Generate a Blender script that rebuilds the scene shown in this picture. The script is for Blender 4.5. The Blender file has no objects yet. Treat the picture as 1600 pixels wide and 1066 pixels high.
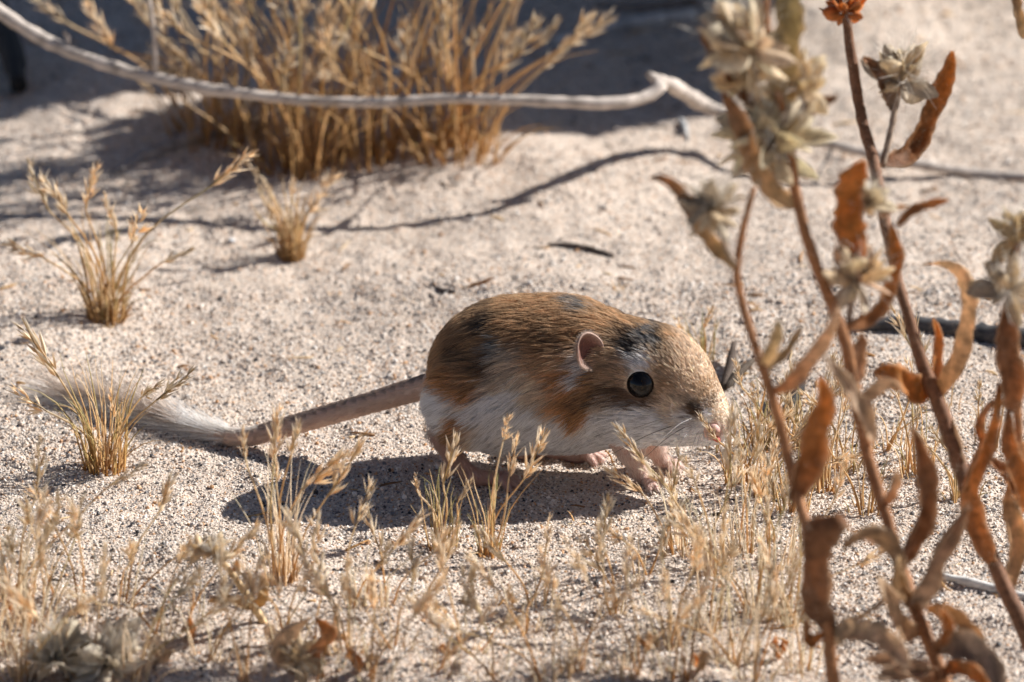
import bpy, math, random
import numpy as np
from mathutils import Vector

random.seed(7)
RNG = np.random.default_rng(11)
SC = bpy.context.scene
COL = SC.collection
R = math.radians

# ------------------------------------------------------------------ camera
F = 200.0 / 36.0 * 1600.0            # focal length in photograph pixels
PITCH = R(20.0)
FWD = np.array((0, math.cos(PITCH), -math.sin(PITCH)))
UP = np.array((0, math.sin(PITCH), math.cos(PITCH)))
RIGHT = np.array((1.0, 0, 0))


def ray(u, v):
    d = RIGHT * ((u - 800) / F) + UP * ((533 - v) / F) + FWD
    return d / np.linalg.norm(d)


CAM = -2.0 * ray(870, 745)           # two metres from the spot under the rat
cam = bpy.data.cameras.new('camera')
cam.lens = 200.0
cam.sensor_width = 36.0
cam.clip_start = 0.05
cam.clip_end = 500.0
cam.dof.use_dof = True
cam.dof.aperture_fstop = 12.5
cam.dof.focus_distance = float(np.dot(-CAM + np.array((0.02, -0.013, 0.03)), FWD))
camo = bpy.data.objects.new('camera', cam)
camo.location = CAM
camo.rotation_euler = (R(90) - PITCH, 0, 0)
COL.objects.link(camo)
SC.camera = camo

# ------------------------------------------------------------------ light
SUN = Vector((1.38, 0.57, 1.0)).normalized()     # towards the sun
ELEV = math.asin(SUN.z)
AZIM = math.atan2(SUN.x, SUN.y)
world = bpy.data.worlds.new('World')
SC.world = world
world.use_nodes = True
wn = world.node_tree.nodes
sky = wn.new('ShaderNodeTexSky')
sky.sky_type = 'NISHITA'
sky.sun_disc = False
sky.sun_elevation = ELEV
sky.sun_rotation = AZIM
sky.altitude = 1200.0
sky.air_density = 0.6
sky.dust_density = 1.0
sky.ozone_density = 0.2
wn['Background'].inputs['Strength'].default_value = 0.05
world.node_tree.links.new(sky.outputs[0], wn['Background'].inputs['Color'])
sl = bpy.data.lights.new('sun', 'SUN')
sl.energy = 5.0
sl.angle = R(0.53)
sl.color = (1.0, 0.965, 0.925)
slo = bpy.data.objects.new('sun', sl)
slo.rotation_euler = SUN.to_track_quat('Z', 'Y').to_euler()
slo.location = (2, 1, 2)
COL.objects.link(slo)
SC.view_settings.view_transform = 'Standard'
SC.view_settings.look = 'None'
SC.view_settings.gamma = 1.0
SC.view_settings.exposure = 0.70
SC.cycles.use_denoising = True
SC.cycles.max_bounces = 10
SC.cycles.diffuse_bounces = 6
SC.cycles.transparent_max_bounces = 6

# ------------------------------------------------------------------ helpers
def hash2(ix, iy, seed):
    n = (ix * 374761393 + iy * 668265263 + seed * 2147483647) & 0xFFFFFFFF
    n = ((n ^ (n >> 13)) * 1274126177) & 0xFFFFFFFF
    n = n ^ (n >> 16)
    return (n & 0xFFFFFF) / float(0xFFFFFF)


def vnoise(x, y, s, seed=0):
    """value noise in -1..1 with cell size s"""
    x = np.asarray(x, float) / s + 1000.0
    y = np.asarray(y, float) / s + 1000.0
    ix = np.floor(x).astype(np.int64)
    iy = np.floor(y).astype(np.int64)
    fx = x - ix
    fy = y - iy
    fx = fx * fx * fx * (fx * (fx * 6 - 15) + 10)
    fy = fy * fy * fy * (fy * (fy * 6 - 15) + 10)
    a = hash2(ix, iy, seed); b = hash2(ix + 1, iy, seed)
    c = hash2(ix, iy + 1, seed); d = hash2(ix + 1, iy + 1, seed)
    return ((a + (b - a) * fx) * (1 - fy) + (c + (d - c) * fx) * fy) * 2 - 1


def vnoise3(p, s, seed=0):
    return (vnoise(p[:, 0] + p[:, 2] * .7, p[:, 1] + p[:, 2] * .9, s, seed)
            + vnoise(p[:, 0] - p[:, 1] * .6, p[:, 2] + p[:, 1] * .5, s, seed + 5)) * .6


def height(x, y):
    x = np.asarray(x, float); y = np.asarray(y, float)
    r2 = x * x + y * y
    far = 1 - np.exp(-r2 / 0.10 ** 2)
    wide = np.clip((np.sqrt(r2) - .9) / 3.0, 0, 1)
    h = far * (.0055 * vnoise(x, y, .11, 1) + .0022 * vnoise(x, y * 1.3, .05, 2))
    xw = x + .012 * vnoise(x, y, .03, 14); yw = y + .012 * vnoise(x, y, .03, 15)
    h = h + (.0008 * vnoise(xw, yw, .018, 3) + .0009 * np.abs(vnoise(xw, yw, .04, 16)) * far) * (.4 + .6 * far)
    h = h + .0007 * vnoise(x, y, .006, 4)
    h = h + wide * (.10 * vnoise(x, y, 1.9, 6) + .35 * vnoise(x, y, 7.0, 8))
    # low mound at the left and a hollow behind it, a hump under the big grass clump
    h = h + .012 * np.exp(-(((x + .19) / .07) ** 2 + ((y - .40) / .05) ** 2))
    h = h + .010 * np.exp(-(((x + .08) / .09) ** 2 + ((y - .40) / .07) ** 2))
    # faint windblown ripples in front of the rat
    rip = np.sin((y + .25 * x + .02 * vnoise(x, y, .06, 12)) * 2 * math.pi / .034)
    h = h + .0010 * rip * np.clip((-.02 - y) / .05, 0, 1) * np.clip((y + .5) / .2, 0, 1)
    return h


def hgt(x, y):
    return float(height(np.array([x]), np.array([y]))[0])


def atY(u, v, y):
    d = ray(u, v)
    return CAM + d * ((y - CAM[1]) / d[1])


def gnd(u, v):
    d = ray(u, v)
    z = 0.0
    for _ in range(8):
        p = CAM + d * ((z - CAM[2]) / d[2])
        z = hgt(p[0], p[1])
    p[2] = z
    return p


def crv(pts, n):
    """Catmull-Rom through the points, n samples"""
    p = np.array(pts, float)
    if len(p) == 2:
        t = np.linspace(0, 1, n)[:, None]
        return p[0] * (1 - t) + p[1] * t
    q = np.vstack([2 * p[0] - p[1], p, 2 * p[-1] - p[-2]])
    s = np.concatenate([[0], np.cumsum(np.linalg.norm(np.diff(p, axis=0), axis=1))])
    tt = np.linspace(0, s[-1], n)
    out = []
    for t in tt:
        i = min(max(np.searchsorted(s, t, side='right') - 1, 0), len(p) - 2)
        f = (t - s[i]) / max(s[i + 1] - s[i], 1e-12)
        a, b, c, d = q[i], q[i + 1], q[i + 2], q[i + 3]
        out.append(.5 * (2 * b + (c - a) * f + (2 * a - 5 * b + 4 * c - d) * f * f + (3 * b - a - 3 * c + d) * f ** 3))
    return np.array(out)


def interp(vals, n):
    vals = np.array(vals, float)
    return np.interp(np.linspace(0, 1, n), np.linspace(0, 1, len(vals)), vals)


def nrm(a):
    return a / max(np.linalg.norm(a), 1e-12)


class MB:
    def __init__(self):
        self.v = []; self.f = []; self.c = []

    def add(self, v, f, c):
        o = len(self.v)
        self.v.extend(np.asarray(v, float).tolist())
        self.f.extend([tuple(i + o for i in q) for q in f])
        c = np.asarray(c, float)
        if c.ndim == 1:
            c = np.tile(c, (len(v), 1))
        self.c.extend(c.tolist())

    def tube(self, path, rad, sides=6, col=(.5, .5, .5), flat=1.0, jitter=0.0, closed=True):
        path = np.asarray(path, float)
        n = len(path)
        rad = np.broadcast_to(np.asarray(rad, float), (n,)) if np.ndim(rad) < 1 else np.asarray(rad, float)
        t = np.gradient(path, axis=0)
        t /= np.maximum(np.linalg.norm(t, axis=1), 1e-12)[:, None]
        ref = np.array((0.31, -.9, .27)) if abs(t[0] @ np.array((0.31, -.9, .27))) < .9 else np.array((1., 0, 0))
        a = nrm(np.cross(t[0], ref))
        ang = np.arange(sides) * 2 * math.pi / sides
        vs = np.zeros((n, sides, 3))
        for i in range(n):
            a = nrm(a - t[i] * (a @ t[i]))
            b = np.cross(t[i], a)
            rr = rad[i] * (1 + (jitter * RNG.standard_normal(sides) if jitter else 0))
            vs[i] = path[i] + (np.cos(ang) * rr)[:, None] * a + (np.sin(ang) * rr * flat)[:, None] * b
        f = []
        for i in range(n - 1):
            for k in range(sides):
                k2 = (k + 1) % sides
                f.append((i * sides + k, i * sides + k2, (i + 1) * sides + k2, (i + 1) * sides + k))
        if closed:
            f.append(tuple(range(sides - 1, -1, -1)))
            f.append(tuple((n - 1) * sides + k for k in range(sides)))
        c = np.asarray(col, float)
        if c.ndim == 2:
            c = np.repeat(c, sides, axis=0)
        self.add(vs.reshape(-1, 3), f, c)

    def spindle(self, a, b, w, col, tipcol=None, belly=.35, flat=.55):
        a = np.asarray(a, float); b = np.asarray(b, float)
        t = nrm(b - a)
        s = nrm(np.cross(t, RNG.standard_normal(3)))
        q = np.cross(t, s)
        m = a + (b - a) * belly
        v = [a, m + s * w, m + q * w * flat, m - s * w, m - q * w * flat, b]
        f = [(0, 2, 1), (0, 3, 2), (0, 4, 3), (0, 1, 4), (5, 1, 2), (5, 2, 3), (5, 3, 4), (5, 4, 1)]
        tc = col if tipcol is None else tipcol
        self.add(v, f, [col, col, col, col, col, tc])

    def ribbon(self, path, width, across, cup=.3, twist=0.0, cols=None, m=7, edge=.0, rough=.0, jag=.0):
        """leaf blade: path, half widths, direction across the blade"""
        path = np.asarray(path, float)
        n = len(path)
        t = np.gradient(path, axis=0)
        t /= np.maximum(np.linalg.norm(t, axis=1), 1e-12)[:, None]
        tw = np.broadcast_to(twist, (n,)) if np.ndim(twist) == 0 else interp(twist, n)
        a0 = np.asarray(across, float)
        vs = np.zeros((n, m, 3)); cs = np.zeros((n, m, 3))
        ss = np.linspace(-1, 1, m)
        wav = RNG.standard_normal((2, 4))
        for i in range(n):
            a = nrm(a0 - t[i] * (a0 @ t[i]))
            b = np.cross(t[i], a)
            ca, sa = math.cos(tw[i]), math.sin(tw[i])
            a, b = a * ca + b * sa, b * ca - a * sa
            fr = i / (n - 1)
            e0 = 1 + edge * (math.sin(fr * 9 + wav[0, 0]) * .6 + math.sin(fr * 21 + wav[0, 1]) * .4)
            e1 = 1 + edge * (math.sin(fr * 8 + wav[1, 0]) * .6 + math.sin(fr * 19 + wav[1, 1]) * .4)
            for k, s in enumerate(ss):
                ang = s * cup * 1.6
                rr = width[i] / max(abs(cup * 1.6), 1e-3)
                off_a = rr * math.sin(ang) * (e1 if s > 0 else e0)
                off_b = rr * (1 - math.cos(ang))
                off_b += rough * width[i] * math.sin(fr * 14 + s * 3 + wav[0, 2])
                if jag and abs(s) > .99:
                    off_a *= 1 + jag * RNG.standard_normal()
                vs[i, k] = path[i] + a * off_a + b * off_b
                cs[i, k] = cols[i] if cols is not None else (.3, .15, .07)
                if jag and abs(s) > .99:
                    cs[i, k] = np.array(cs[i, k]) * .6 + np.array((.70, .50, .32)) * .4
        f = [(i * m + k, i * m + k + 1, (i + 1) * m + k + 1, (i + 1) * m + k) for i in range(n - 1) for k in range(m - 1)]
        self.add(vs.reshape(-1, 3), f, cs.reshape(-1, 3))

    def mesh(self, name, mat, smooth=True):
        me = bpy.data.meshes.new(name)
        me.from_pydata(self.v, [], self.f)
        ca = me.color_attributes.new('col', 'FLOAT_COLOR', 'POINT')
        c = np.ones((len(self.v), 4), np.float32)
        c[:, :3] = np.array(self.c, np.float32).reshape(-1, 3)
        ca.data.foreach_set('color', c.ravel())
        if smooth:
            me.polygons.foreach_set('use_smooth', np.ones(len(me.polygons), bool))
        me.materials.append(mat)
        me.update()
        return me

    def build(self, name, mat, parent=None, smooth=True, origin=None):
        if origin is not None:
            o3 = np.asarray(origin, float)
            self.v = (np.array(self.v) - o3).tolist()
        o = link(name, self.mesh(name, mat, smooth), parent)
        if origin is not None and parent is None:
            o.location = origin
        return o


def link(name, data, parent=None):
    o = bpy.data.objects.new(name, data)
    COL.objects.link(o)
    if parent is not None:
        o.parent = parent
    return o


def tag(o, label, cat, group=None):
    o['label'] = label
    o['category'] = cat
    if group:
        o['group'] = group
    return o


def thing(name, loc, label, cat, group=None):
    o = bpy.data.objects.new(name, None)
    o.empty_display_size = .01
    o.location = loc
    COL.objects.link(o)
    return tag(o, label, cat, group)


# ------------------------------------------------------------------ materials
def newmat(name):
    m = bpy.data.materials.new(name)
    m.use_nodes = True
    nt = m.node_tree
    nt.nodes.clear()
    out = nt.nodes.new('ShaderNodeOutputMaterial')
    return m, nt, out


def N(nt, kind, **kw):
    n = nt.nodes.new(kind)
    for k, v in kw.items():
        if k.startswith('i_'):
            n.inputs[k[2:].replace('_', ' ')].default_value = v
        else:
            setattr(n, k, v)
    return n


def ramp(nt, stops, mode='LINEAR'):
    r = nt.nodes.new('ShaderNodeValToRGB')
    r.color_ramp.interpolation = mode
    els = r.color_ramp.elements
    while len(els) < len(stops):
        els.new(.5)
    for e, (p, c) in zip(els, stops):
        e.position = p
        e.color = (*c, 1)
    return r


def plant_mat(name, trans=.35, rough=.6, noise=900.0, amt=.35, sheen=0.0, objvar=.25, bump=.0, spec=.3):
    """colour from the 'col' attribute, blotched and streaked; light shines through thin parts"""
    m, nt, out = newmat(name)
    L = nt.links.new
    at = N(nt, 'ShaderNodeAttribute', attribute_name='col')
    tc = N(nt, 'ShaderNodeTexCoord')
    nz = N(nt, 'ShaderNodeTexNoise', i_Scale=noise, i_Detail=4.0, i_Roughness=.65)
    L(tc.outputs['Object'], nz.inputs['Vector'])
    rp = ramp(nt, [(.25, (1 - amt,) * 3), (.75, (1 + amt,) * 3)])
    L(nz.outputs[0], rp.inputs[0])
    mx = N(nt, 'ShaderNodeMix', data_type='RGBA', blend_type='MULTIPLY')
    mx.inputs[0].default_value = 1
    L(at.outputs['Color'], mx.inputs[6]); L(rp.outputs[0], mx.inputs[7])
    oi = N(nt, 'ShaderNodeObjectInfo')
    hs = N(nt, 'ShaderNodeHueSaturation')
    mr = N(nt, 'ShaderNodeMapRange')
    mr.inputs[3].default_value = 1 - objvar; mr.inputs[4].default_value = 1 + objvar
    L(oi.outputs['Random'], mr.inputs[0]); L(mr.outputs[0], hs.inputs['Value'])
    L(mx.outputs[2], hs.inputs['Color'])
    pb = N(nt, 'ShaderNodeBsdfPrincipled')
    pb.inputs['Roughness'].default_value = rough
    pb.inputs['Specular IOR Level'].default_value = spec
    pb.inputs['Sheen Weight'].default_value = sheen
    pb.inputs['Sheen Tint'].default_value = (1, .9, .75, 1)
    L(hs.outputs[0], pb.inputs['Base Color'])
    if bump:
        bp = N(nt, 'ShaderNodeBump', i_Strength=bump, i_Distance=.0006)
        L(nz.outputs[0], bp.inputs['Height']); L(bp.outputs[0], pb.inputs['Normal'])
    if trans > 0:
        tr = N(nt, 'ShaderNodeBsdfTranslucent')
        ms = N(nt, 'ShaderNodeMixShader')
        ms.inputs[0].default_value = trans
        g = N(nt, 'ShaderNodeGamma', i_Gamma=.8)
        L(hs.outputs[0], g.inputs[0]); L(g.outputs[0], tr.inputs[0])
        L(pb.outputs[0], ms.inputs[1]); L(tr.outputs[0], ms.inputs[2])
        L(ms.outputs[0], out.inputs[0])
    else:
        L(pb.outputs[0], out.inputs[0])
    return m


M_GRASS = plant_mat('dry_grass', trans=.42, rough=.5, noise=500, amt=.3, objvar=.15)
M_SEED = plant_mat('dry_seed_heads', trans=.4, rough=.6, noise=700, amt=.25, objvar=.2)
M_LEAF = plant_mat('dried_leaf', trans=.45, rough=.65, noise=260, amt=.6, sheen=.0, objvar=.12, bump=.8)
M_STEM = plant_mat('dried_stem', trans=0, rough=.7, noise=500, amt=.45, sheen=.0, objvar=.08, bump=.5)
M_SHRUB = plant_mat('shrub_leaf', trans=.08, rough=.6, noise=200, amt=.3, objvar=0)
M_FLOWER = plant_mat('dried_flower', trans=.45, rough=.7, noise=400, amt=.35, objvar=.1)


def wood_mat(name):
    m, nt, out = newmat(name)
    L = nt.links.new
    at = N(nt, 'ShaderNodeAttribute', attribute_name='col')
    tc = N(nt, 'ShaderNodeTexCoord')
    mp = N(nt, 'ShaderNodeMapping')
    mp.inputs['Scale'].default_value = (.18, 1, 1)
    nz = N(nt, 'ShaderNodeTexNoise', i_Scale=900.0, i_Detail=6.0, i_Roughness=.7)
    L(tc.outputs['Object'], mp.inputs[0]); L(mp.outputs[0], nz.inputs['Vector'])
    nb = N(nt, 'ShaderNodeTexNoise', i_Scale=120.0, i_Detail=3.0)
    L(tc.outputs['Object'], nb.inputs['Vector'])
    ad = N(nt, 'ShaderNodeMath', operation='ADD'); L(nz.outputs[0], ad.inputs[0]); L(nb.outputs[0], ad.inputs[1])
    rp = ramp(nt, [(.36, (.45, .42, .40)), (.5, (1, 1, 1)), (.66, (1.2, 1.2, 1.2))])
    hf = N(nt, 'ShaderNodeMath', operation='MULTIPLY'); hf.inputs[1].default_value = .5
    L(ad.outputs[0], hf.inputs[0]); L(hf.outputs[0], rp.inputs[0])
    mx = N(nt, 'ShaderNodeMix', data_type='RGBA', blend_type='MULTIPLY'); mx.inputs[0].default_value = 1
    L(at.outputs['Color'], mx.inputs[6]); L(rp.outputs[0], mx.inputs[7])
    pb = N(nt, 'ShaderNodeBsdfPrincipled'); pb.inputs['Roughness'].default_value = .75
    pb.inputs['Specular IOR Level'].default_value = .25
    L(mx.outputs[2], pb.inputs['Base Color'])
    bp = N(nt, 'ShaderNodeBump', i_Strength=.7, i_Distance=.0008)
    L(nz.outputs[0], bp.inputs['Height']); L(bp.outputs[0], pb.inputs['Normal'])
    L(pb.outputs[0], out.inputs[0])
    return m


M_WOOD = wood_mat('weathered_wood')

GRAIN_STOPS = [(0, (.66, .555, .465)), (.24, (.74, .655, .57)), (.46, (.58, .48, .39)), (.60, (.83, .78, .72)),
               (.72, (.58, .34, .18)), (.79, (.45, .42, .39)), (.86, (.20, .19, .19)), (.935, (.05, .048, .05))]


def sand_mat():
    m, nt, out = newmat('sand')
    L = nt.links.new
    tc = N(nt, 'ShaderNodeTexCoord')
    v1 = N(nt, 'ShaderNodeTexVoronoi', i_Scale=1250.0)
    L(tc.outputs['Object'], v1.inputs['Vector'])
    v2 = N(nt, 'ShaderNodeTexVoronoi', i_Scale=620.0)
    L(tc.outputs['Object'], v2.inputs['Vector'])
    s1 = N(nt, 'ShaderNodeSeparateColor'); L(v1.outputs['Color'], s1.inputs[0])
    r1 = ramp(nt, GRAIN_STOPS, 'CONSTANT'); L(s1.outputs[0], r1.inputs[0])
    nb = N(nt, 'ShaderNodeTexNoise', i_Scale=28.0, i_Detail=5.0, i_Roughness=.6)
    L(tc.outputs['Object'], nb.inputs['Vector'])
    rb = ramp(nt, [(.3, (.86, .83, .80)), (.7, (1.08, 1.06, 1.04))]); L(nb.outputs[0], rb.inputs[0])
    # soften grain contrast: fine dust between the grains
    dust = N(nt, 'ShaderNodeMix', data_type='RGBA'); dust.inputs[0].default_value = .38
    L(r1.outputs[0], dust.inputs[6]); dust.inputs[7].default_value = (.62, .52, .435, 1)
    mx = N(nt, 'ShaderNodeMix', data_type='RGBA', blend_type='MULTIPLY'); mx.inputs[0].default_value = 1
    L(dust.outputs[2], mx.inputs[6]); L(rb.outputs[0], mx.inputs[7])
    pb = N(nt, 'ShaderNodeBsdfPrincipled'); pb.inputs['Roughness'].default_value = .85
    pb.inputs['Specular IOR Level'].default_value = .25
    L(mx.outputs[2], pb.inputs['Base Color'])
    b1 = N(nt, 'ShaderNodeBump', i_Strength=.8, i_Distance=.0006, invert=True); L(v1.outputs['Distance'], b1.inputs['Height'])
    b2 = N(nt, 'ShaderNodeBump', i_Strength=.35, i_Distance=.0010, invert=True); L(v2.outputs['Distance'], b2.inputs['Height'])
    L(b1.outputs[0], b2.inputs['Normal']); L(b2.outputs[0], pb.inputs['Normal'])
    L(pb.outputs[0], out.inputs[0])
    return m


def grain_mat():
    m, nt, out = newmat('sand_grain')
    L = nt.links.new
    oi = N(nt, 'ShaderNodeObjectInfo')
    r1 = ramp(nt, GRAIN_STOPS, 'CONSTANT'); L(oi.outputs['Random'], r1.inputs[0])
    pb = N(nt, 'ShaderNodeBsdfPrincipled'); pb.inputs['Roughness'].default_value = .55
    pb.inputs['Specular IOR Level'].default_value = .4
    L(r1.outputs[0], pb.inputs['Base Color'])
    L(pb.outputs[0], out.inputs[0])
    return m


M_SAND = sand_mat()
M_GRAIN = grain_mat()

# ------------------------------------------------------------------ sand
def axis(lo, hi, step, reach):
    a = list(np.arange(lo, hi + step * .5, step))
    up, s = [], step
    x = a[-1]
    while x < reach:
        s = min(s * 1.18, 8.0); x += s; up.append(x)
    dn, s = [], step
    x = a[0]
    while x > -reach:
        s = min(s * 1.18, 8.0); x -= s; dn.append(x)
    return np.array(dn[::-1] + a + up)


def make_sand():
    xs = axis(-.34, .34, .002, 150)
    ys = axis(-.26, .68, .002, 150)
    X, Y = np.meshgrid(xs, ys)
    Z = height(X, Y)
    nx, ny = len(xs), len(ys)
    me = bpy.data.meshes.new('sand_ground')
    v = np.stack([X, Y, Z], -1).reshape(-1, 3).astype(np.float32)
    i = (np.arange(ny - 1)[:, None] * nx + np.arange(nx - 1)[None, :]).ravel()
    f = np.stack([i, i + 1, i + nx + 1, i + nx], 1).astype(np.int32)
    me.vertices.add(len(v)); me.vertices.foreach_set('co', v.ravel())
    me.loops.add(f.size); me.loops.foreach_set('vertex_index', f.ravel())
    me.polygons.add(len(f))
    me.polygons.foreach_set('loop_start', np.arange(0, f.size, 4, dtype=np.int32))
    me.polygons.foreach_set('use_smooth', np.ones(len(f), bool))
    me.update(calc_edges=True)
    me.materials.append(M_SAND)
    o = link('sand_ground', me)
    o['kind'] = 'structure'
    return o


make_sand()


def make_grains():
    def area(n, x0, x1, y0, y1):
        return np.stack([RNG.uniform(x0, x1, n), RNG.uniform(y0, y1, n)], 1)
    p = np.vstack([area(165000, -.24, .24, -.21, .20), area(80000, -.27, .27, .20, .68)])
    # more grains lie in some patches than in others
    keep = RNG.random(len(p)) < .72 + .4 * vnoise(p[:, 0], p[:, 1], .03, 21)
    p = p[keep]
    size = np.clip(RNG.lognormal(math.log(.00040), .38, len(p)), .0002, .0011)
    z = height(p[:, 0], p[:, 1]) + size * RNG.uniform(-.25, .55, len(p))
    v = np.column_stack([p, z]).astype(np.float32)
    me = bpy.data.meshes.new('sand_grains')
    me.vertices.add(len(v)); me.vertices.foreach_set('co', v.ravel())
    a = me.attributes.new('size', 'FLOAT', 'POINT'); a.data.foreach_set('value', size.astype(np.float32))
    rot = RNG.uniform(0, 6.28, (len(v), 3)).astype(np.float32)
    b = me.attributes.new('turn', 'FLOAT_VECTOR', 'POINT'); b.data.foreach_set('vector', rot.ravel())
    me.update()
    o = link('sand_grains', me)
    o['kind'] = 'stuff'
    tag(o, 'loose coarse sand grains in cream, orange, grey and black', 'sand')
    ng = bpy.data.node_groups.new('grains', 'GeometryNodeTree')
    ng.interface.new_socket('Geometry', in_out='INPUT', socket_type='NodeSocketGeometry')
    ng.interface.new_socket('Geometry', in_out='OUTPUT', socket_type='NodeSocketGeometry')
    L = ng.links.new
    gi = ng.nodes.new('NodeGroupInput'); go = ng.nodes.new('NodeGroupOutput')
    iop = ng.nodes.new('GeometryNodeInstanceOnPoints')
    g2i = ng.nodes.new('GeometryNodeGeometryToInstance')
    for k, sc in enumerate([(1, .8, .7), (1.15, .9, .8), (.9, 1, .75), (1.3, .75, .65)]):
        ico = ng.nodes.new('GeometryNodeMeshIcoSphere')
        ico.inputs['Radius'].default_value = 1.0; ico.inputs['Subdivisions'].default_value = 1
        tf = ng.nodes.new('GeometryNodeTransform'); tf.inputs['Scale'].default_value = sc
        tf.inputs['Rotation'].default_value = (k * .7, k * 1.1, k * .4)
        nz = ng.nodes.new('FunctionNodeRandomValue'); nz.data_type = 'FLOAT_VECTOR'
        nz.inputs[0].default_value = (-.22,) * 3; nz.inputs[1].default_value = (.22,) * 3
        nz.inputs['Seed'].default_value = k + 3
        sp = ng.nodes.new('GeometryNodeSetPosition')
        sm = ng.nodes.new('GeometryNodeSetMaterial'); sm.inputs['Material'].default_value = M_GRAIN
        L(ico.outputs['Mesh'], sp.inputs['Geometry']); L(nz.outputs[0], sp.inputs['Offset'])
        L(sp.outputs[0], tf.inputs[0]); L(tf.outputs[0], sm.inputs['Geometry'])
        L(sm.outputs[0], g2i.inputs[0])
    na = ng.nodes.new('GeometryNodeInputNamedAttribute'); na.data_type = 'FLOAT'; na.inputs['Name'].default_value = 'size'
    nr = ng.nodes.new('GeometryNodeInputNamedAttribute'); nr.data_type = 'FLOAT_VECTOR'; nr.inputs['Name'].default_value = 'turn'
    L(gi.outputs[0], iop.inputs['Points']); L(g2i.outputs[0], iop.inputs['Instance'])
    iop.inputs['Pick Instance'].default_value = True
    e2r = ng.nodes.new('FunctionNodeEulerToRotation')
    L(nr.outputs[0], e2r.inputs[0]); L(e2r.outputs[0], iop.inputs['Rotation'])
    L(na.outputs[0], iop.inputs['Scale'])
    L(iop.outputs[0], go.inputs[0])
    md = o.modifiers.new('grains', 'NODES'); md.node_group = ng


make_grains()

# ------------------------------------------------------------------ unseen shrub beyond the frame, clumps shaped to cast the shade at the back
def shrub():
    base = np.array((.48, .98)); bz = hgt(*base)
    root = thing('shade_shrub', (base[0], base[1], bz - .01), 'unseen grey green desert shrub shaped to shade the sand behind the grass clump', 'shrub')
    b0 = np.array((base[0], base[1], bz - .01))
    sx, sy = SUN.x / SUN.z, SUN.y / SUN.z
    clumps = []
    # (pixel of the shade's centre, height, radius)
    for (u, v, H, r) in SHADE:
        g = gnd(u, v)
        clumps.append((np.array((g[0] + sx * H, g[1] + sy * H, H)), r))
    limbs = MB()
    for c, r in clumps:
        mid = b0 + (c - b0) * .45 + np.array((0, 0, .06))
        limbs.tube(crv([b0, mid, c], 10), interp([.006, .004, .0015], 10), 6, (.16, .13, .10), jitter=.08)
        for _ in range(5):
            d = nrm(RNG.standard_normal(3)) * r * .9
            limbs.tube(crv([c - (c - b0) * .08, c + d * .5, c + d], 5), interp([.003, .0008], 5), 4, (.2, .16, .12))
    limbs.build('limb', M_STEM, root, origin=b0)
    vs, cs = [], []
    for c, r in clumps:
        n = int(400 + 250000 * r * r)
        d = RNG.standard_normal((n, 3)); d /= np.linalg.norm(d, axis=1)[:, None]
        d *= (RNG.random(n) ** .36)[:, None]
        p = c + d * r
        t = d + RNG.standard_normal((n, 3)) * .6; t /= np.linalg.norm(t, axis=1)[:, None]
        ln = RNG.uniform(.010, .017, n)[:, None]
        s = np.cross(t, RNG.standard_normal((n, 3))); s /= np.linalg.norm(s, axis=1)[:, None]; s = s * ln * .36
        mm = p + t * ln * .5 + np.cross(t, s) * .15
        vs.append(np.stack([p, mm + s, p + t * ln, mm - s, mm], 1).reshape(-1, 3))
        cs.append(np.repeat(np.array((.085, .10, .055)) * RNG.uniform(.7, 1.4, n)[:, None], 5, axis=0))
    vs = np.vstack(vs); cs = np.vstack(cs)
    lf = MB()
    k = np.arange(0, len(vs), 5)
    fs = [(a + q0, a + 4, a + q1) for a in k.tolist() for (q0, q1) in ((0, 1), (1, 2), (2, 3), (3, 0))]
    lf.add(vs, fs, cs)
    o = lf.build('crown', M_SHRUB, root, origin=b0, smooth=False)
    o['kind'] = 'stuff'


SHADE = []
for (u0, u1, du, v_, H_, r_) in [(470, 930, 62, 172, .20, .030), (300, 560, 60, 205, .19, .026), (-80, 260, 60, 128, .22, .028), (560, 960, 62, 120, .22, .032), (380, 930, 80, 70, .25, .038), (-60, 420, 70, 92, .24, .030),
                                 (-150, 330, 80, 25, .27, .038), (330, 930, 90, 5, .29, .045), (-150, 920, 120, -80, .33, .055), (-250, 900, 150, -170, .38, .07)]:
    for u_ in np.arange(u0, u1, du):
        if random.random() < (.32 if u_ < 330 else .06):
            continue
        SHADE.append((u_ + random.uniform(-14, 14), v_ + random.uniform(-8, 8), H_ + random.uniform(-.02, .02), r_ * random.uniform(.9, 1.15)))
shrub()

# ------------------------------------------------------------------ dry grass
def head_variant(seed, kind):
    rg = np.random.default_rng(seed)
    m = MB()
    n = 11 if kind == 'full' else 7
    m.tube(crv([(0, 0, 0), (.02, 0, .5), (.05 * rg.standard_normal(), 0, 1)], 6), interp([.016, .006], 6), 4, (.5, .36, .18))
    for i in range(n):
        f = (i + .4) / n
        z = f * .86
        az = i * 2.4 + rg.uniform(-.4, .4)
        out = np.array((math.cos(az), math.sin(az), 0))
        lean = rg.uniform(.14, .40) * (1.1 - .5 * f)
        L = rg.uniform(.34, .50) * (1.1 - .35 * f)
        p = np.array((0, 0, z)) + out * .03
        pale = np.array((.88, .76, .57)) * rg.uniform(.8, 1.15)
        warm = np.array((.78, .55, .30)) * rg.uniform(.8, 1.1)
        for k in range(3):
            t = nrm(np.array((0, 0, 1.0)) + out * lean + rg.standard_normal(3) * .16)
            ll = L * rg.uniform(.6, 1.0)
            m.spindle(p, p + t * ll, ll * rg.uniform(.055, .085), warm if k == 0 else pale, np.array((.88, .80, .68)))
    return m.mesh('seed_head', M_SEED, smooth=False)


HEADS = [head_variant(100 + k, 'full') for k in range(4)] + [head_variant(200 + k, 'thin') for k in range(3)]


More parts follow.
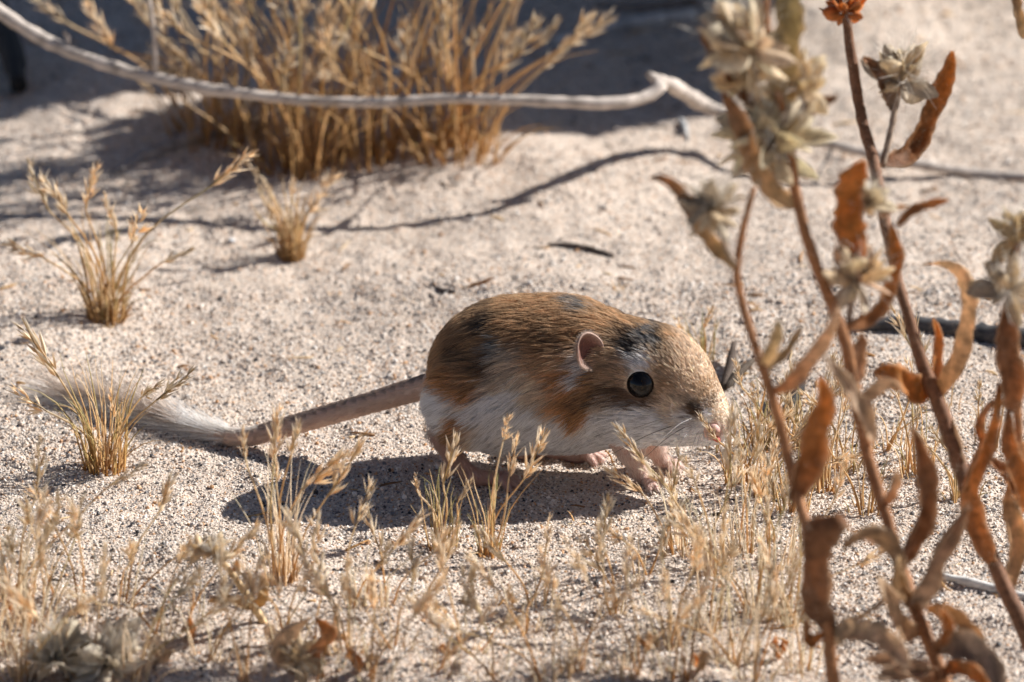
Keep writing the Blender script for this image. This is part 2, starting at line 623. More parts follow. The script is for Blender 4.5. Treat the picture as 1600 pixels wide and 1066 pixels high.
def put_head(parent, a, b, fat=1.0, thin=False, rootloc=(0, 0, 0)):
    a = np.asarray(a, float); b = np.asarray(b, float)
    me = random.choice(HEADS[4:] if thin else HEADS[:4])
    o = link('seed_head', me, parent)
    d = Vector(b - a)
    o.rotation_mode = 'QUATERNION'
    q = d.to_track_quat('Z', 'Y')
    from mathutils import Quaternion
    o.rotation_quaternion = q @ Quaternion((0, 0, 1), random.uniform(0, 6.28))
    L = d.length
    o.scale = (L * fat, L * fat, L)
    o.location = Vector(a - np.asarray(rootloc))
    return o


STRAW = [(.78, .60, .36), (.82, .68, .45), (.72, .49, .24), (.72, .57, .34), (.58, .52, .30), (.86, .74, .54)]
OCHRE = [(.62, .33, .11), (.68, .40, .16), (.54, .28, .09)]


def tuft(base, ht, nb, spread, label, heads=(), nh=0, group=None, warm=.5, r0=.006, hl=.018, wild=.06, pale=0.0, lean=(0, 0), wid=1.0, green=.15, name='grass_tuft', cat='grass tuft', ydepth=.03, shortfrac=.4, fat=1.0):
    """base: pixel of the root; heads: traced (stalk end pixel, tip pixel); nh: further heads"""
    g = gnd(*base)
    g0 = np.array((g[0], g[1], g[2] - .002))
    root = thing(name, g0, label, cat, group)
    bl = MB()

    def path(az, tilt, L, bow):
        out = np.array((math.cos(az), math.sin(az), 0))
        st = np.array((out[0], out[1], 0)) * r0 * RNG.random() ** .6
        d0 = nrm(np.array((0, 0, 1.)) + out * tilt * .6 + np.array((lean[0], lean[1], 0)) * .5)
        d1 = nrm(np.array((0, 0, 1.)) + out * tilt * (1 + bow) + np.array((lean[0], lean[1], 0)) + RNG.standard_normal(3) * .12)
        p1 = st + d0 * L * .5
        p2 = p1 + d1 * L * .3
        d2 = nrm(d1 + np.array((0, 0, -1.)) * bow * RNG.uniform(0, .9) + out * bow * .4 + RNG.standard_normal(3) * .15)
        return crv([st, p1, p2, p2 + d2 * L * .22], 7)

    for i in range(nb):
        L = ht * (RNG.uniform(.18, .45) if RNG.random() < shortfrac else RNG.uniform(.45, 1.0))
        tl = abs(RNG.normal(0, spread)) + .03
        if RNG.random() < wild:
            tl = RNG.uniform(.8, 1.9); L *= .7
        pth = path(RNG.uniform(0, 6.283), tl, L, RNG.uniform(0, .8))
        top = np.array(random.choice(STRAW))
        if RNG.random() < green:
            top = np.array((.36, .36, .16))
        bot = np.array(random.choice(OCHRE)) * (1 - .2 * RNG.random())
        top = top * (1 - warm * .35) + np.array((.76, .48, .20)) * warm * .35
        bot = bot * (1 - pale) + np.array(random.choice(STRAW)) * .9 * pale
        if pale:
            top = top * .45 + np.array((.92, .86, .76)) * .55
        f = np.linspace(0, 1, 7)[:, None] ** .6
        r = RNG.uniform(.00022, .00042) * wid
        bl.tube(pth, interp([r * 1.3, r, r * .75, r * .15], 7), 3, bot * (1 - f) + top * f, flat=.6, closed=False)
    # old sheaths and stubble at the foot
    for i in range(nb // 3):
        L = ht * RNG.uniform(.06, .18)
        pth = path(RNG.uniform(0, 6.283), abs(RNG.normal(0, spread * 1.2)) + .05, L, .2)
        bl.tube(pth, interp([.0006, .0005, .0001], 7) * wid, 4, np.array(random.choice(OCHRE)) * .85 * (1 - pale * .6) + np.array((.75, .62, .45)) * pale * .6, flat=.5, closed=False)
    if nb:
        o = bl.build('blades', M_GRASS, root, smooth=True)
        o['kind'] = 'stuff'
    todo = []
    for h in heads:
        (ua, va), (ub, vb) = h[0], h[1]
        yy = g[1] + (h[2] if len(h) > 2 else RNG.uniform(-ydepth, ydepth) * .5)
        todo.append((atY(ua, va, yy) - g0, atY(ub, vb, yy + RNG.uniform(-.004, .004)) - g0))
    for i in range(nh):
        L = ht * RNG.uniform(.6, 1.0)
        pth = path(RNG.uniform(0, 6.283), abs(RNG.normal(0, spread)) + .03, L, RNG.uniform(.1, .6))
        t = nrm(pth[-1] - pth[-2])
        todo.append((pth[-1], pth[-1] + nrm(t + np.array((0, 0, .2))) * hl * RNG.uniform(.75, 1.25)))
    for a, b in todo:
        st = np.append(RNG.uniform(-.5, .5, 2) * r0, 0)
        mid = st + (a - st) * .5 + np.array((0, 0, .12 * np.linalg.norm(a - st))) * RNG.uniform(.2, 1) + RNG.standard_normal(3) * .001
        mid[:2] -= (a - st)[:2] * .12
        m = MB()
        c0 = np.array(random.choice(OCHRE)); c1 = np.array(random.choice(STRAW))
        f = np.linspace(0, 1, 9)[:, None]
        m.tube(crv([st, mid, a, a + (b - a) * .25], 9), interp([.0005, .0004, .0003], 9) * wid, 4, c0 * (1 - f) + c1 * f)
        so = m.build('stalk', M_GRASS, root)
        put_head(so, a, b, fat=RNG.uniform(.95, 1.4) * fat, thin=RNG.random() < .3)
    return root


# tufts one can single out
tuft((165, 500), .050, 90, .42, 'bushy dry grass tuft with pale seed heads standing behind the tail tip', warm=.5, r0=.007,
     heads=[((107, 337), (65, 272), -.01), ((182, 362), (160, 300), 0.), ((72, 405), (2, 376), -.005), ((133, 325), (152, 253), .01),
            ((328, 292), (398, 232), .0), ((253, 410), (306, 388), 0)], nh=2, fat=1.15)
tuft((165, 732), .045, 85, .34, 'dry grass tuft growing in front of the furry tail tip', warm=.7, r0=.007,
     heads=[((92, 590), (30, 500), -.002), ((245, 625), (303, 575), 0.), ((176, 655), (172, 604), -.004)], nh=2, green=.3)
tuft((457, 402), .036, 90, .30, 'small upright orange grass tuft with a white fuzzy top', warm=1.0, r0=.005,
     heads=[((478, 335), (528, 265), 0.), ((425, 345), (418, 290), .004)], nh=6, hl=.010, green=.05)
tuft((440, 905), .048, 42, .20, 'tall thin grass tuft beside the pointed end of the rat shadow', warm=.3, pale=.35, wid=.85, r0=.006,
     heads=[((428, 725), (434, 628), 0.), ((512, 775), (572, 680), -.006), ((472, 765), (548, 700), .0), ((452, 720), (470, 655), .006)], nh=2, hl=.013)
tuft((690, 858), .033, 34, .26, 'sparse grass sprig by the raised near hind foot, in the shadow', warm=.3, r0=.005,
     heads=[((692, 757), (717, 676), -.002), ((714, 786), (740, 746), -.004)], nh=1, hl=.01, green=.35, wid=.85)
tuft((765, 868), .040, 30, .24, 'sharp pale grass sprig with bristly heads before the rat belly', warm=.3, r0=.004,
     heads=[((795, 748), (807, 674), -.002), ((818, 750), (856, 668), 0.), ((786, 690), (795, 645), .003)], nh=0, green=.35, wid=.85)
tuft((1098, 572), .026, 26, .35, 'small yellow grass sprout behind the rat forehead', warm=.2, r0=.004,
     heads=[((1078, 535), (1052, 492), 0.)], nh=1, hl=.009, green=.4)

# the big clumps at the back
for (b, h, n, nh_, lab, sp) in [
        ((345, 215), .070, 40, 14, 'leaning grass clump at the left of the big clump, under the pale branch', .50),
        ((470, 262), .092, 62, 20, 'dense tall orange grass clump crossed by the pale dry branch', .36),
        ((585, 240), .100, 50, 16, 'middle tall grass clump standing behind the pale branch', .30),
        ((715, 238), .086, 58, 18, 'spreading grass clump at the right of the big clump, by dark shade', .46)]:
    hd = {345: [((330, 130), (245, 62), -.01), ((300, 120), (215, 92), -.012), ((345, 150), (290, 130), -.015), ((395, 160), (345, 135), -.012), ((420, 175), (395, 190), -.012)],
          470: [((510, 90), (505, 0), -.01), ((400, 120), (365, 10), -.01), ((450, 135), (435, 125), -.01), ((570, 150), (588, 112), -.012)],
          585: [((635, 120), (628, 25), 0.), ((690, 95), (705, 0), 0.), ((560, 110), (590, 70), 0.)],
          715: [((775, 115), (808, 40), 0.), ((845, 110), (890, 70), 0.), ((880, 75), (962, 22), .0), ((700, 130), (695, 85), 0.)]}[b[0]]
    tuft(b, h, n, sp, lab, heads=hd, nh=nh_, warm=1.5, wild=.2, r0=.020, hl=.022, green=.12, wid=1.3, shortfrac=.35, fat=1.1)

# the grass to the right of the rat and under the brown plants
GR = 'sprigs of dry grass below the brown plants'
k = 0
for lab_, (b, h, n, nh_, lean_) in zip(['straw sprig rising just below the rat nose', 'dry sprig in the straw behind the rat whiskers', 'dry sprig in the straw behind the rat whiskers', 'straw sprig hugging the black bark chunk', 'dry sprig between rat nose and ring-leaf stem', 'straw sprig behind the dark drooping leaf', 'dry sprig between rat nose and ring-leaf stem', 'straw sprig behind the dark drooping leaf', 'thin sprig behind the upright brown leaf', 'sparse sprig behind the broad reddish leaf', 'lone stalk under the bright orange leaf', 'straw sprig seen through the gap above the ring-curled leaf', 'lone seed stalk beside the charred stick', 'lone seed stalk right of the forked leaf pair'], [((1158, 752), .032, 20, 3, (.1, 0)), ((1190, 700), .030, 26, 3, (0, 0)), ((1225, 690), .026, 24, 2, (.1, 0)),
                              ((1262, 700), .030, 28, 3, (0, 0)), ((1190, 775), .030, 22, 3, (0, 0)), ((1290, 760), .032, 26, 3, (0, 0)),
                              ((1240, 800), .032, 24, 3, (0, 0)), ((1320, 740), .028, 16, 2, (0, 0)), ((1430, 740), .030, 18, 3, (0, 0)),
                              ((1505, 780), .028, 16, 2, (0, 0)), ((1390, 700), .022, 10, 2, (0, 0)), ((1350, 800), .026, 16, 2, (0, 0)), ((1480, 640), .030, 6, 2, (0, 0)),
                              ((1545, 700), .026, 6, 2, (0, 0))]):
    tuft(b, h, n, .26, lab_, nh=nh_, group=GR, lean=lean_, r0=.006, hl=.014, green=.25, warm=.3)
GF = 'grass sprigs in the foreground under the rat head'
for lab_, (b, h, n, nh_, hd) in zip(['sprig whose pale head leans across the near forepaw', 'tall pale sprig with a head reaching the rat chin', 'sprig between the forepaws and the brown stem', 'sprig between the forepaws and the brown stem', 'thick sprig beside the lower brown stem', 'thick sprig beside the lower brown stem', 'blurred sprig growing in the shaded hollow before the forepaws', 'blurred sprig growing in the shaded hollow before the forepaws', 'tiny two-headed sprig on bare sand before the rat chest', 'sprig with one long pale head on bare sand', 'blurred front sprig at the foot of the ring-leaf plant', 'blurred front sprig at the foot of the ring-leaf plant', 'very blurred sprig on the front sand below the rat belly', 'very blurred sprig on the front sand below the rat belly', 'low sprig in front of the bristly-headed grass', 'low sprig in front of the bristly-headed grass'], [((1065, 865), .036, 22, 2, [((1052, 800), (1050, 728)), ((1005, 772), (942, 726), .0)]),
                           ((1120, 900), .040, 30, 3, [((1140, 740), (1148, 628), 0.)]), ((1165, 860), .036, 26, 3, []), ((1215, 880), .034, 26, 3, []),
                           ((1185, 960), .040, 34, 4, []), ((1235, 975), .042, 34, 3, []), ((1100, 985), .036, 26, 3, []), ((1045, 1010), .034, 30, 3, []),
                           ((1000, 900), .022, 8, 2, []), ((950, 960), .030, 12, 2, [((945, 900), (905, 835))]), ((1140, 1040), .036, 26, 3, []), ((1250, 1050), .034, 20, 2, []),
                           ((905, 1045), .032, 18, 3, []), ((985, 1055), .032, 20, 3, []), ((840, 945), .026, 12, 3, []), ((815, 985), .022, 12, 2, [])]):
    tuft(b, h * 1.05, int(n * .95), .34, lab_, wild=.2, pale=.6, wid=.85, heads=hd, nh=nh_, group=GF, r0=.006, hl=.015, green=.2, warm=.4)
GL = 'grass sprigs along the front left'
for lab_, (b, h, n, nh_, ln_) in zip(['bushy brownish sprig in the thick front left grass', 'bushy brownish sprig in the thick front left grass', 'bushy brownish sprig in the thick front left grass', 'low sprig bending over bare sand beside the thick grass', 'curved leaning sprig with arching heads on open sand', 'thin upright sprig beside the curved leaning sprig', 'short sprig next to the small tan curled plant', 'short sprig next to the small tan curled plant', 'sprig on sand left of the raised hind foot grass', 'sprig on sand left of the raised hind foot grass', 'sprig beside the pale curled leaf scrap', 'sprig beside the pale curled leaf scrap', 'blurred short sprig alone on the front middle sand', 'sprig around the grey green fuzzy plant', 'sprig around the grey green fuzzy plant', 'blurred short sprig alone on the front middle sand', 'short sprig between fuzzy plant and pale leaf scrap'], [((15, 930), .050, 40, 5, (.1, 0)), ((55, 985), .048, 34, 4, (.15, 0)), ((-15, 1010), .055, 40, 5, (.2, 0)), ((80, 930), .034, 10, 2, (.5, 0)),
                            ((190, 945), .034, 14, 3, (.35, 0)), ((135, 965), .040, 8, 2, (-.05, 0)), ((250, 1000), .030, 18, 2, (0, 0)), ((330, 1035), .028, 20, 2, (0, 0)),
                            ((560, 950), .030, 16, 3, (0, 0)), ((598, 945), .026, 18, 2, (0, 0)), ((540, 1020), .032, 22, 3, (.1, 0)), ((620, 1010), .028, 16, 2, (0, 0)),
                            ((690, 1050), .026, 16, 2, (0, 0)), ((130, 1055), .036, 30, 3, (0, 0)), ((210, 1062), .032, 24, 3, (.2, 0)), ((770, 1060), .026, 12, 2, (0, 0)), ((395, 1060), .028, 18, 2, (0, 0))]):
    tuft(b, h * 1.05, int(n * .75), .38, lab_, wild=.25, pale=.7, wid=.85, nh=nh_, group=GL, lean=ln_, r0=.006, hl=.016, green=.12, warm=.35)
GE = 'grass sprigs along the front edge'
for lab_, (b, h, n, nh_) in zip(['sprig behind the pale curled leaf scrap', 'very blurred pale sprig along the front edge of sand', 'very blurred pale sprig along the front edge of sand', 'tiny sprig on open sand left of the bristly-headed grass', 'loose two-stalk sprig on sand before the bristly-headed grass', 'very blurred pale sprig along the front edge of sand', 'very blurred pale sprig along the front edge of sand', 'little sprig beside the small tan curled plant', 'dense blurred sprig beside the grey green fuzzy plant', 'very blurred pale sprig along the front edge of sand'], [((450, 1005), 0.03, 16, 3), ((505, 1062), 0.034, 20, 3), ((585, 1058), 0.032, 20, 3), ((655, 965), 0.02, 8, 1), ((735, 1010), 0.026, 14, 3), ((860, 1062), 0.034, 20, 3), ((1060, 1064), 0.036, 22, 3), ((300, 965), 0.026, 10, 2), ((30, 1064), 0.046, 30, 4), ((1180, 1064), 0.036, 22, 3)]):
    tuft(b, h, int(n * .8), .45, lab_, wild=.3, pale=.8, wid=.85, nh=nh_, group=GE, r0=.006, hl=.016, green=.12, warm=.3)
GS = 'tiny sprouts on the open sand'
for lab_, (b, h, n) in zip(['tiny yellow sprout on sand just behind the rat back', 'tiny flat sprout on open sand behind the tail', 'tiny flat sprout on open sand behind the tail', 'small sprout in the straw behind the nose', 'little pale sprout at the foot of the big grass clump', 'small brown sprout under the rat chin', 'single hair-thin sprout at the edge of the rat shadow', 'single hair-thin sprout at the edge of the rat shadow'], [((968, 452), .006, 18), ((520, 462), .005, 8), ((635, 468), .005, 7), ((1190, 660), .010, 10), ((748, 258), .008, 10), ((1115, 705), .010, 16), ((925, 735 + 80), .010, 3), ((900, 815), .008, 2)]):
    tuft(b, h, n, .7, lab_, group=GS, r0=.003, warm=.5, green=.05, name='grass_sprout', cat='sprout')

# ------------------------------------------------------------------ branches and sticks
def knobbly(m, pts, rads, n, col, sides=9, jit=.05, wob=.0006):
    p = crv(pts, n)
    p = p + np.cumsum(RNG.standard_normal(p.shape), axis=0) * wob * .12
    r = interp(rads, n) * (1 + .07 * RNG.standard_normal(n))
    c = np.tile(np.asarray(col, float), (n, 1)) * (1 + .10 * RNG.standard_normal((n, 1)))
    m.tube(p, r, sides, np.clip(c, 0, 1), jitter=jit)
    return p


PALE = (.56, .49, .43)
GREYW = (.34, .31, .29)
yb = .30


def hover(u, v, y):
    return atY(u, v, y)


br_pts = [atY(-60, -30, .312), atY(0, 18, .308), atY(90, 72, .304), atY(190, 108, .300), atY(270, 126, .297), atY(340, 140, .295), atY(470, 154, .294), atY(600, 158, .293),
          atY(720, 153, .293), atY(860, 158, .296), atY(960, 160, .300), atY(1012, 148, .311), atY(1032, 128, .315)]
br_r = [.0029, .0028, .0027, .0026, .0025, .0023, .0022, .0021, .0021, .0022, .0022, .0025, .0029]
root = thing('dry_branch', gnd(1510, 275), 'long pale bare branch arching across the grass clump', 'branch')
rl = np.array(root.location)
m = MB(); knobbly(m, br_pts, br_r, 90, PALE, 10)
m.tube(crv([atY(1030, 132, .315), atY(1022, 122, .315), atY(1012, 116, .314)], 5), interp([.0028, .002, .0014], 5), 8, PALE)
main = m.build('limb', M_WOOD, root, origin=rl)
g3 = gnd(1520, 276); g4 = gnd(1640, 286)
up = np.array((0, 0, .0012))
m = MB(); knobbly(m, [atY(1026, 124, .315), atY(1048, 133, .328), atY(1072, 149, .352), atY(1098, 166, .368), atY(1140, 182, .368), atY(1200, 202, .356), atY(1290, 226, .346), atY(1420, 256, .342), g3 + up, g4 + up],
                  [.0024, .0030, .0031, .0029, .0026, .0021, .0021, .0021, .0020, .0018], 80, PALE, 10)
m.build('limb', M_WOOD, root, origin=rl)
for (a, b, ya, rr) in [((232, 0), (243, 114), .298, .0011), ((102, 52), (104, 76), .304, .0011)]:
    m = MB(); knobbly(m, [atY(b[0], b[1], ya), atY((a[0] + b[0]) / 2 + 3, (a[1] + b[1]) / 2, ya), atY(a[0], a[1], ya), atY(a[0] - 4, a[1] - (40 if rr > .001 and a[0] == 232 else 2), ya)], [rr, rr * .9, rr * .8], 14, PALE, 7)
    m.build('twig', M_WOOD, root, origin=rl)
m = MB(); a = gnd(1268, 292); knobbly(m, [atY(1302, 230, .346), a + np.array((0, 0, .0005))], [.0007, .0004], 10, GREYW, 6)
m.build('twig', M_WOOD, root, origin=rl)
def stick(name, pts, rads, col, label, cat='stick', n=30, lift=.5, sides=8, group=None):
    w = []
    for (q, r) in zip(pts, interp(rads, len(pts))):
        p = gnd(q[0], q[1]); p[2] += r * lift + (q[2] if len(q) > 2 else 0)
        w.append(p)
    m = MB()
    knobbly(m, w, rads, n, col, sides, .07)
    o = m.build(name, M_WOOD, None, origin=w[0])
    return tag(o, label, cat, group)


stick('fallen_stick', [(178, 272), (235, 245), (290, 225), (345, 206), (400, 190)], [.0014, .0030, .0034, .0036, .003], (.36, .33, .31), 'dark grey stick sloping into the foot of the grass clump')
stick('fallen_stick', [(520, 150), (600, 122), (690, 100)], [.002, .0028, .0024], (.50, .49, .48), 'grey stick lying in shade behind the tall grass')
stick('fallen_stick', [(850, 75), (940, 48), (1015, 38), (1085, 28)], [.0018, .0028, .0032, .003], (.62, .60, .57), 'grey stick in the shade behind the kinked end of the branch')
stick('fallen_stick', [(930, 12), (1000, 18), (1090, 8)], [.002, .003, .0024], (.30, .24, .2), 'short brown stick lying deep in the back shade')
stick('charred_stick', [(1345, 512), (1400, 514), (1470, 520), (1530, 530), (1600, 540), (1660, 545)], [.0030, .0036, .0036, .0040, .0042, .003], (.085, .083, .085), 'charred grey black stick lying on sand behind the brown plants')
stick('small_stick', [(856, 384), (890, 386), (925, 393), (957, 402)], [.0006, .0013, .0014, .0008], (.14, .11, .09), 'small dark twig flat on the lit sand above the rat back', n=18)
stick('white_twig', [(1470, 905), (1510, 912), (1570, 928), (1620, 935)], [.0014, .0016, .0015, .0012], (.66, .64, .60), 'smooth white twig on sand below the brown leaves', n=18)
stick('small_stick', [(1064, 192), (1070, 205), (1075, 222)], [.0012, .0014, .0006], (.45, .46, .46), 'short grey splinter standing on the edge of the shade', n=8, lift=1)
stick('small_stick', [(672, 446), (690, 456), (712, 458)], [.0005, .0011, .0008], (.10, .08, .07), 'short dark twig beside a curled brown leaf scrap', n=10)
stick('dead_stump', [(-15, 60, .012), (8, 95, .012), (30, 150, .003)], [.006, .0060, .0036], (.022, .020, .020), 'blackened broken stump at the edge of the back shade', 'stump', n=14)
stick('small_stick', [(1128, 612), (1140, 588, .002), (1146, 562, .006)], [.0012, .0020, .0010], (.09, .065, .05), 'dark upright bark splinter beside the rat nose', n=8)
stick('small_stick', [(1132, 610), (1155, 594, .002), (1178, 580, .004)], [.0012, .0018, .0010], (.10, .075, .055), 'dark leaning bark splinter behind the rat nose', n=8)
stick('small_stick', [(1228, 655), (1240, 640, .003), (1252, 615, .008)], [.0024, .0030, .0018], (.03, .027, .026), 'black bark chunk caught in straw behind the brown stem', n=8)

# pebbles and scraps
for (u, v, s, col, lab) in [(62, 738, .0022, (.62, .64, .66), 'shiny pale pebble beside the left grass tuft'), (362, 378, .0016, (.6, .6, .6), 'small light pebble in the grass shadow'),
                            (975, 842, .0014, (.8, .76, .7), 'white pebble on the sand in front of the rat shadow')]:
    p = gnd(u, v)
    import bmesh
    bm = bmesh.new(); bmesh.ops.create_icosphere(bm, subdivisions=2, radius=s)
    for q in bm.verts:
        q.co *= 1 + .18 * math.sin(q.co.x * 2100 + u) * math.cos(q.co.y * 1700 + v)
        q.co.z *= .65
    me = bpy.data.meshes.new('pebble'); bm.to_mesh(me); bm.free()
    ca = me.color_attributes.new('col', 'FLOAT_COLOR', 'POINT')
    ca.data.foreach_set('color', np.tile(np.array((*col, 1), np.float32), len(me.vertices)))
    me.materials.append(M_STEM)
    o = link('pebble', me); o.location = (p[0], p[1], p[2] + s * .3)
    tag(o, lab, 'pebble')


# ------------------------------------------------------------------ brown leafy dried plants
BROWN = (.34, .155, .065); DARKB = (.185, .088, .045); ORANGE = (.58, .235, .055); TAN = (.62, .45, .25); OLIVE = (.52, .38, .20); PALEB = (.70, .50, .33); GREYB = (.36, .27, .20)
TOCAM = nrm(-FWD)


def leaf(parent, rl, pts, wpx, c0, c1=None, twist=(0, .3), cup=.6, y=None, edge=.22, pointy=True, ac=None):
    """pts: (u, v, y) along the midrib; wpx full width in pixels"""
    w3 = np.array([atY(p[0], p[1], p[2] + YOFF) for p in pts])
    n = 24
    p = crv(w3, n)
    if wpx < 40 and RNG.random() < .25:
        mixc = RNG.uniform(.3, .6)
        c0 = np.array(c0) * (1 - mixc) + np.array((.62, .44, .25)) * mixc
        c1 = c0 if c1 is None else np.array(c1) * (1 - mixc) + np.array((.66, .48, .28)) * mixc
    p = p + RNG.standard_normal(3) * 0
    c1 = c0 if c1 is None else c1
    f = np.linspace(0, 1, n)
    prof = np.clip(np.sin(np.clip(f * .96 + .04, 0, 1) * math.pi) ** .55, .12, 1) if pointy else np.clip(np.interp(f, [0, .15, .8, 1], [.5, .9, 1, .6]), 0, 1)
    wid = wpx * .53 / F * 1.85 * prof
    cols = np.array(c0)[None] * (1 - f[:, None]) + np.array(c1)[None] * f[:, None]
    t = nrm(p[-1] - p[0])
    across = np.cross(TOCAM, t)
    if ac is not None:
        across = np.asarray(ac, float)
    if np.linalg.norm(across) < .2:
        across = np.array((1., 0, 0))
    m = MB()
    m.ribbon(p, wid, nrm(across), cup=cup, twist=list(twist), cols=cols, m=7, edge=edge, rough=.16, jag=.10)
    o = m.build('leaf', M_LEAF, parent, origin=rl)
    sd = o.modifiers.new('thickness', 'SOLIDIFY'); sd.thickness = .00035; sd.offset = 0
    # soft hairs on the leaf
    FUZZ.append((p, wid))
    return o


FUZZ = []
YOFF = -.07


def stem(parent, rl, pts, rpx, col, n=40, sides=9):
    p = crv([atY(q[0], q[1], q[2] + YOFF) for q in pts], n)
    r = 1.08 * interp(rpx, n) / F * 1.85
    m = MB()
    c = np.tile(np.asarray(col, float), (n, 1)) * (1 + .12 * RNG.standard_normal((n, 1)))
    m.tube(p + RNG.standard_normal(p.shape) * .00008, r, sides, np.clip(c, 0, 1), jitter=.05)
    FUZZ.append((p, r * 1.0))
    return m.build('stem', M_STEM, parent, origin=rl)


def flower(parent, rl, u, v, y, spx, dirpx=(0, -1), cols=(TAN, PALEB, (.66, .55, .38)), n=34, fuzz=70):
    c = atY(u, v, y + YOFF)
    s = spx * 1.28 / F * 1.85
    n = int(n * 1.3); fuzz = int(fuzz * 2.2)
    ax = nrm(RIGHT * dirpx[0] - UP * dirpx[1])
    m = MB()
    for i in range(n):
        d = nrm(ax * RNG.uniform(.2, 1.2) + RNG.standard_normal(3) * .75)
        L = s * RNG.uniform(.55, 1.1)
        b = c - ax * s * .45
        a = b + d * s * .08
        e = b + d * L
        # curled papery petal: a bent ribbon
        side = nrm(np.cross(d, RNG.standard_normal(3)))
        bend = np.cross(d, side) * L * RNG.uniform(-.35, .35)
        pth = crv([a, a + (e - a) * .5 + bend * .5, e + bend], 5)
        cc = np.clip(np.array(random.choice(cols)) * RNG.uniform(.9, 1.45), 0, .85)
        if cols[0] is not ORANGE:
            cc = cc * .55 + np.array((.86, .77, .60)) * .45
        w = L * RNG.uniform(.14, .34) * np.array([.5, .9, 1, .8, .15])
        m.ribbon(pth, w, side, cup=.6, cols=np.tile(cc, (5, 1)), m=4)
    o = m.build('flower_head', M_FLOWER, parent, origin=rl)
    sd = o.modifiers.new('thickness', 'SOLIDIFY'); sd.thickness = .0002; sd.offset = 0
    h = MB()
    for i in range(fuzz):
        d = nrm(ax * .3 + RNG.standard_normal(3))
        a = c - ax * s * .2 + d * s * .2
        h.tube([a, a + d * s * .35, a + (d + RNG.standard_normal(3) * .2) * s * RNG.uniform(.5, .9)], [.00009, .00008, .00003], 3, (.84, .79, .71), closed=False)
    ho = h.build('bristles', M_FLOWER, o, origin=rl)
    ho['kind'] = 'stuff'
    return o


def fuzz_on(parent, rl, dens=9, ln=.0011):
    m = MB()
    for p, w in FUZZ:
        seg = np.linalg.norm(np.diff(p, axis=0), axis=1)
        n = int(seg.sum() * 1000 * dens)
        t = np.gradient(p, axis=0)
        for _ in range(n):
            i = RNG.integers(0, len(p))
            tt = nrm(t[i])
            d = nrm(np.cross(tt, RNG.standard_normal(3)))
            a = p[i] + t[i] * RNG.uniform(-.5, .5) + d * w[i] * RNG.uniform(.75, 1.0)
            e = nrm(d + tt * RNG.uniform(-.2, .7)) * ln * RNG.uniform(.5, 1.2)
            m.tube([a, a + e], [.00004, .000015], 3, (.62, .50, .38), closed=False)
    FUZZ.clear()
    o = m.build('hairs', M_FLOWER, parent, origin=rl)
    o['kind'] = 'stuff'


def plant(base, label):
    g = gnd(*base)
    return thing('dried_plant', g, label, 'plant'), np.array(g)


def at_base(u, v):
    g = gnd(u, v)
    return (u, v, g[1])


# plant with the ring-curled leaf
P, rl = plant((1318, 1222), 'brown dried stem with a leaf curled in a ring, beside the straw grass')
yb0 = rl[1]
y1 = -.165
stem(P, rl, [(1318, 1228, yb0 + .07), (1296, 1010, -.185), (1278, 900, -.18), (1262, 830, -.175), (1240, 750, y1), (1212, 640, y1), (1185, 555, y1), (1160, 475, -.16), (1152, 420, -.16), (1164, 345, -.158), (1178, 292, -.156)],
     [10, 12, 9, 8, 8, 7.5, 7.5, 7, 6, 5.5, 5, 4], BROWN, 60)
leaf(P, rl, [(1150, 420, -.160), (1112, 380, -.163), (1082, 335, -.166), (1062, 298, -.168), (1040, 280, -.168), (1016, 278, -.166)], 24, OLIVE, BROWN, twist=(.2, -.5))
stem(P, rl, [(1152, 415, -.16), (1135, 390, -.163), (1124, 335, -.166)], [4, 3.5, 3], GREYB, 14)
flower(P, rl, 1116, 300, -.166, 44, (0, -1), (GREYB, (.42, .36, .28), TAN), 26)
leaf(P, rl, [(1208, 612, y1), (1238, 592, -.17), (1268, 555, -.175), (1292, 515, -.178), (1312, 482, -.178)], 32, BROWN, PALEB, twist=(.3, .7), cup=.7)
leaf(P, rl, [(1192, 575, y1), (1200, 555, -.168), (1210, 530, -.17), (1216, 500, -.17)], 24, TAN, (.60, .47, .28), twist=(.1, .5))
leaf(P, rl, [(1196, 575, y1), (1225, 550, -.16), (1245, 520, -.158), (1252, 508, -.157)], 18, (.6, .46, .26), TAN, twist=(.5, .9))
leaf(P, rl, [(1242, 782, y1), (1256, 735, -.172), (1272, 680, -.176), (1284, 625, -.178), (1280, 590, -.178)], 52, DARKB, ORANGE, twist=(.2, .5), cup=.6)
leaf(P, rl, [(1290, 985, -.182), (1272, 950, -.19), (1270, 890, -.197), (1284, 830, -.20), (1306, 806, -.198), (1328, 826, -.193)], 56, DARKB, BROWN, twist=(0, .2), cup=.5, pointy=False, ac=TOCAM * .8 + RIGHT * 1.0)
leaf(P, rl, [(1298, 985, -.182), (1345, 962, -.18), (1385, 930, -.178), (1402, 885, -.178), (1388, 848, -.18), (1355, 836, -.184), (1318, 856, -.188)], 34, GREYB, DARKB, twist=(0, .2), cup=.3, pointy=False, ac=TOCAM + UP * .55 + RIGHT * .35)
leaf(P, rl, [(1300, 1000, -.184), (1340, 985, -.19), (1385, 1000, -.195), (1420, 1045, -.2)], 40, (.6, .47, .33), PALEB, twist=(.3, -.4))
leaf(P, rl, [(1288, 990, -.184), (1262, 1000, -.188), (1255, 965, -.19)], 22, ORANGE, BROWN, twist=(.2, .5))
fuzz_on(P, rl)

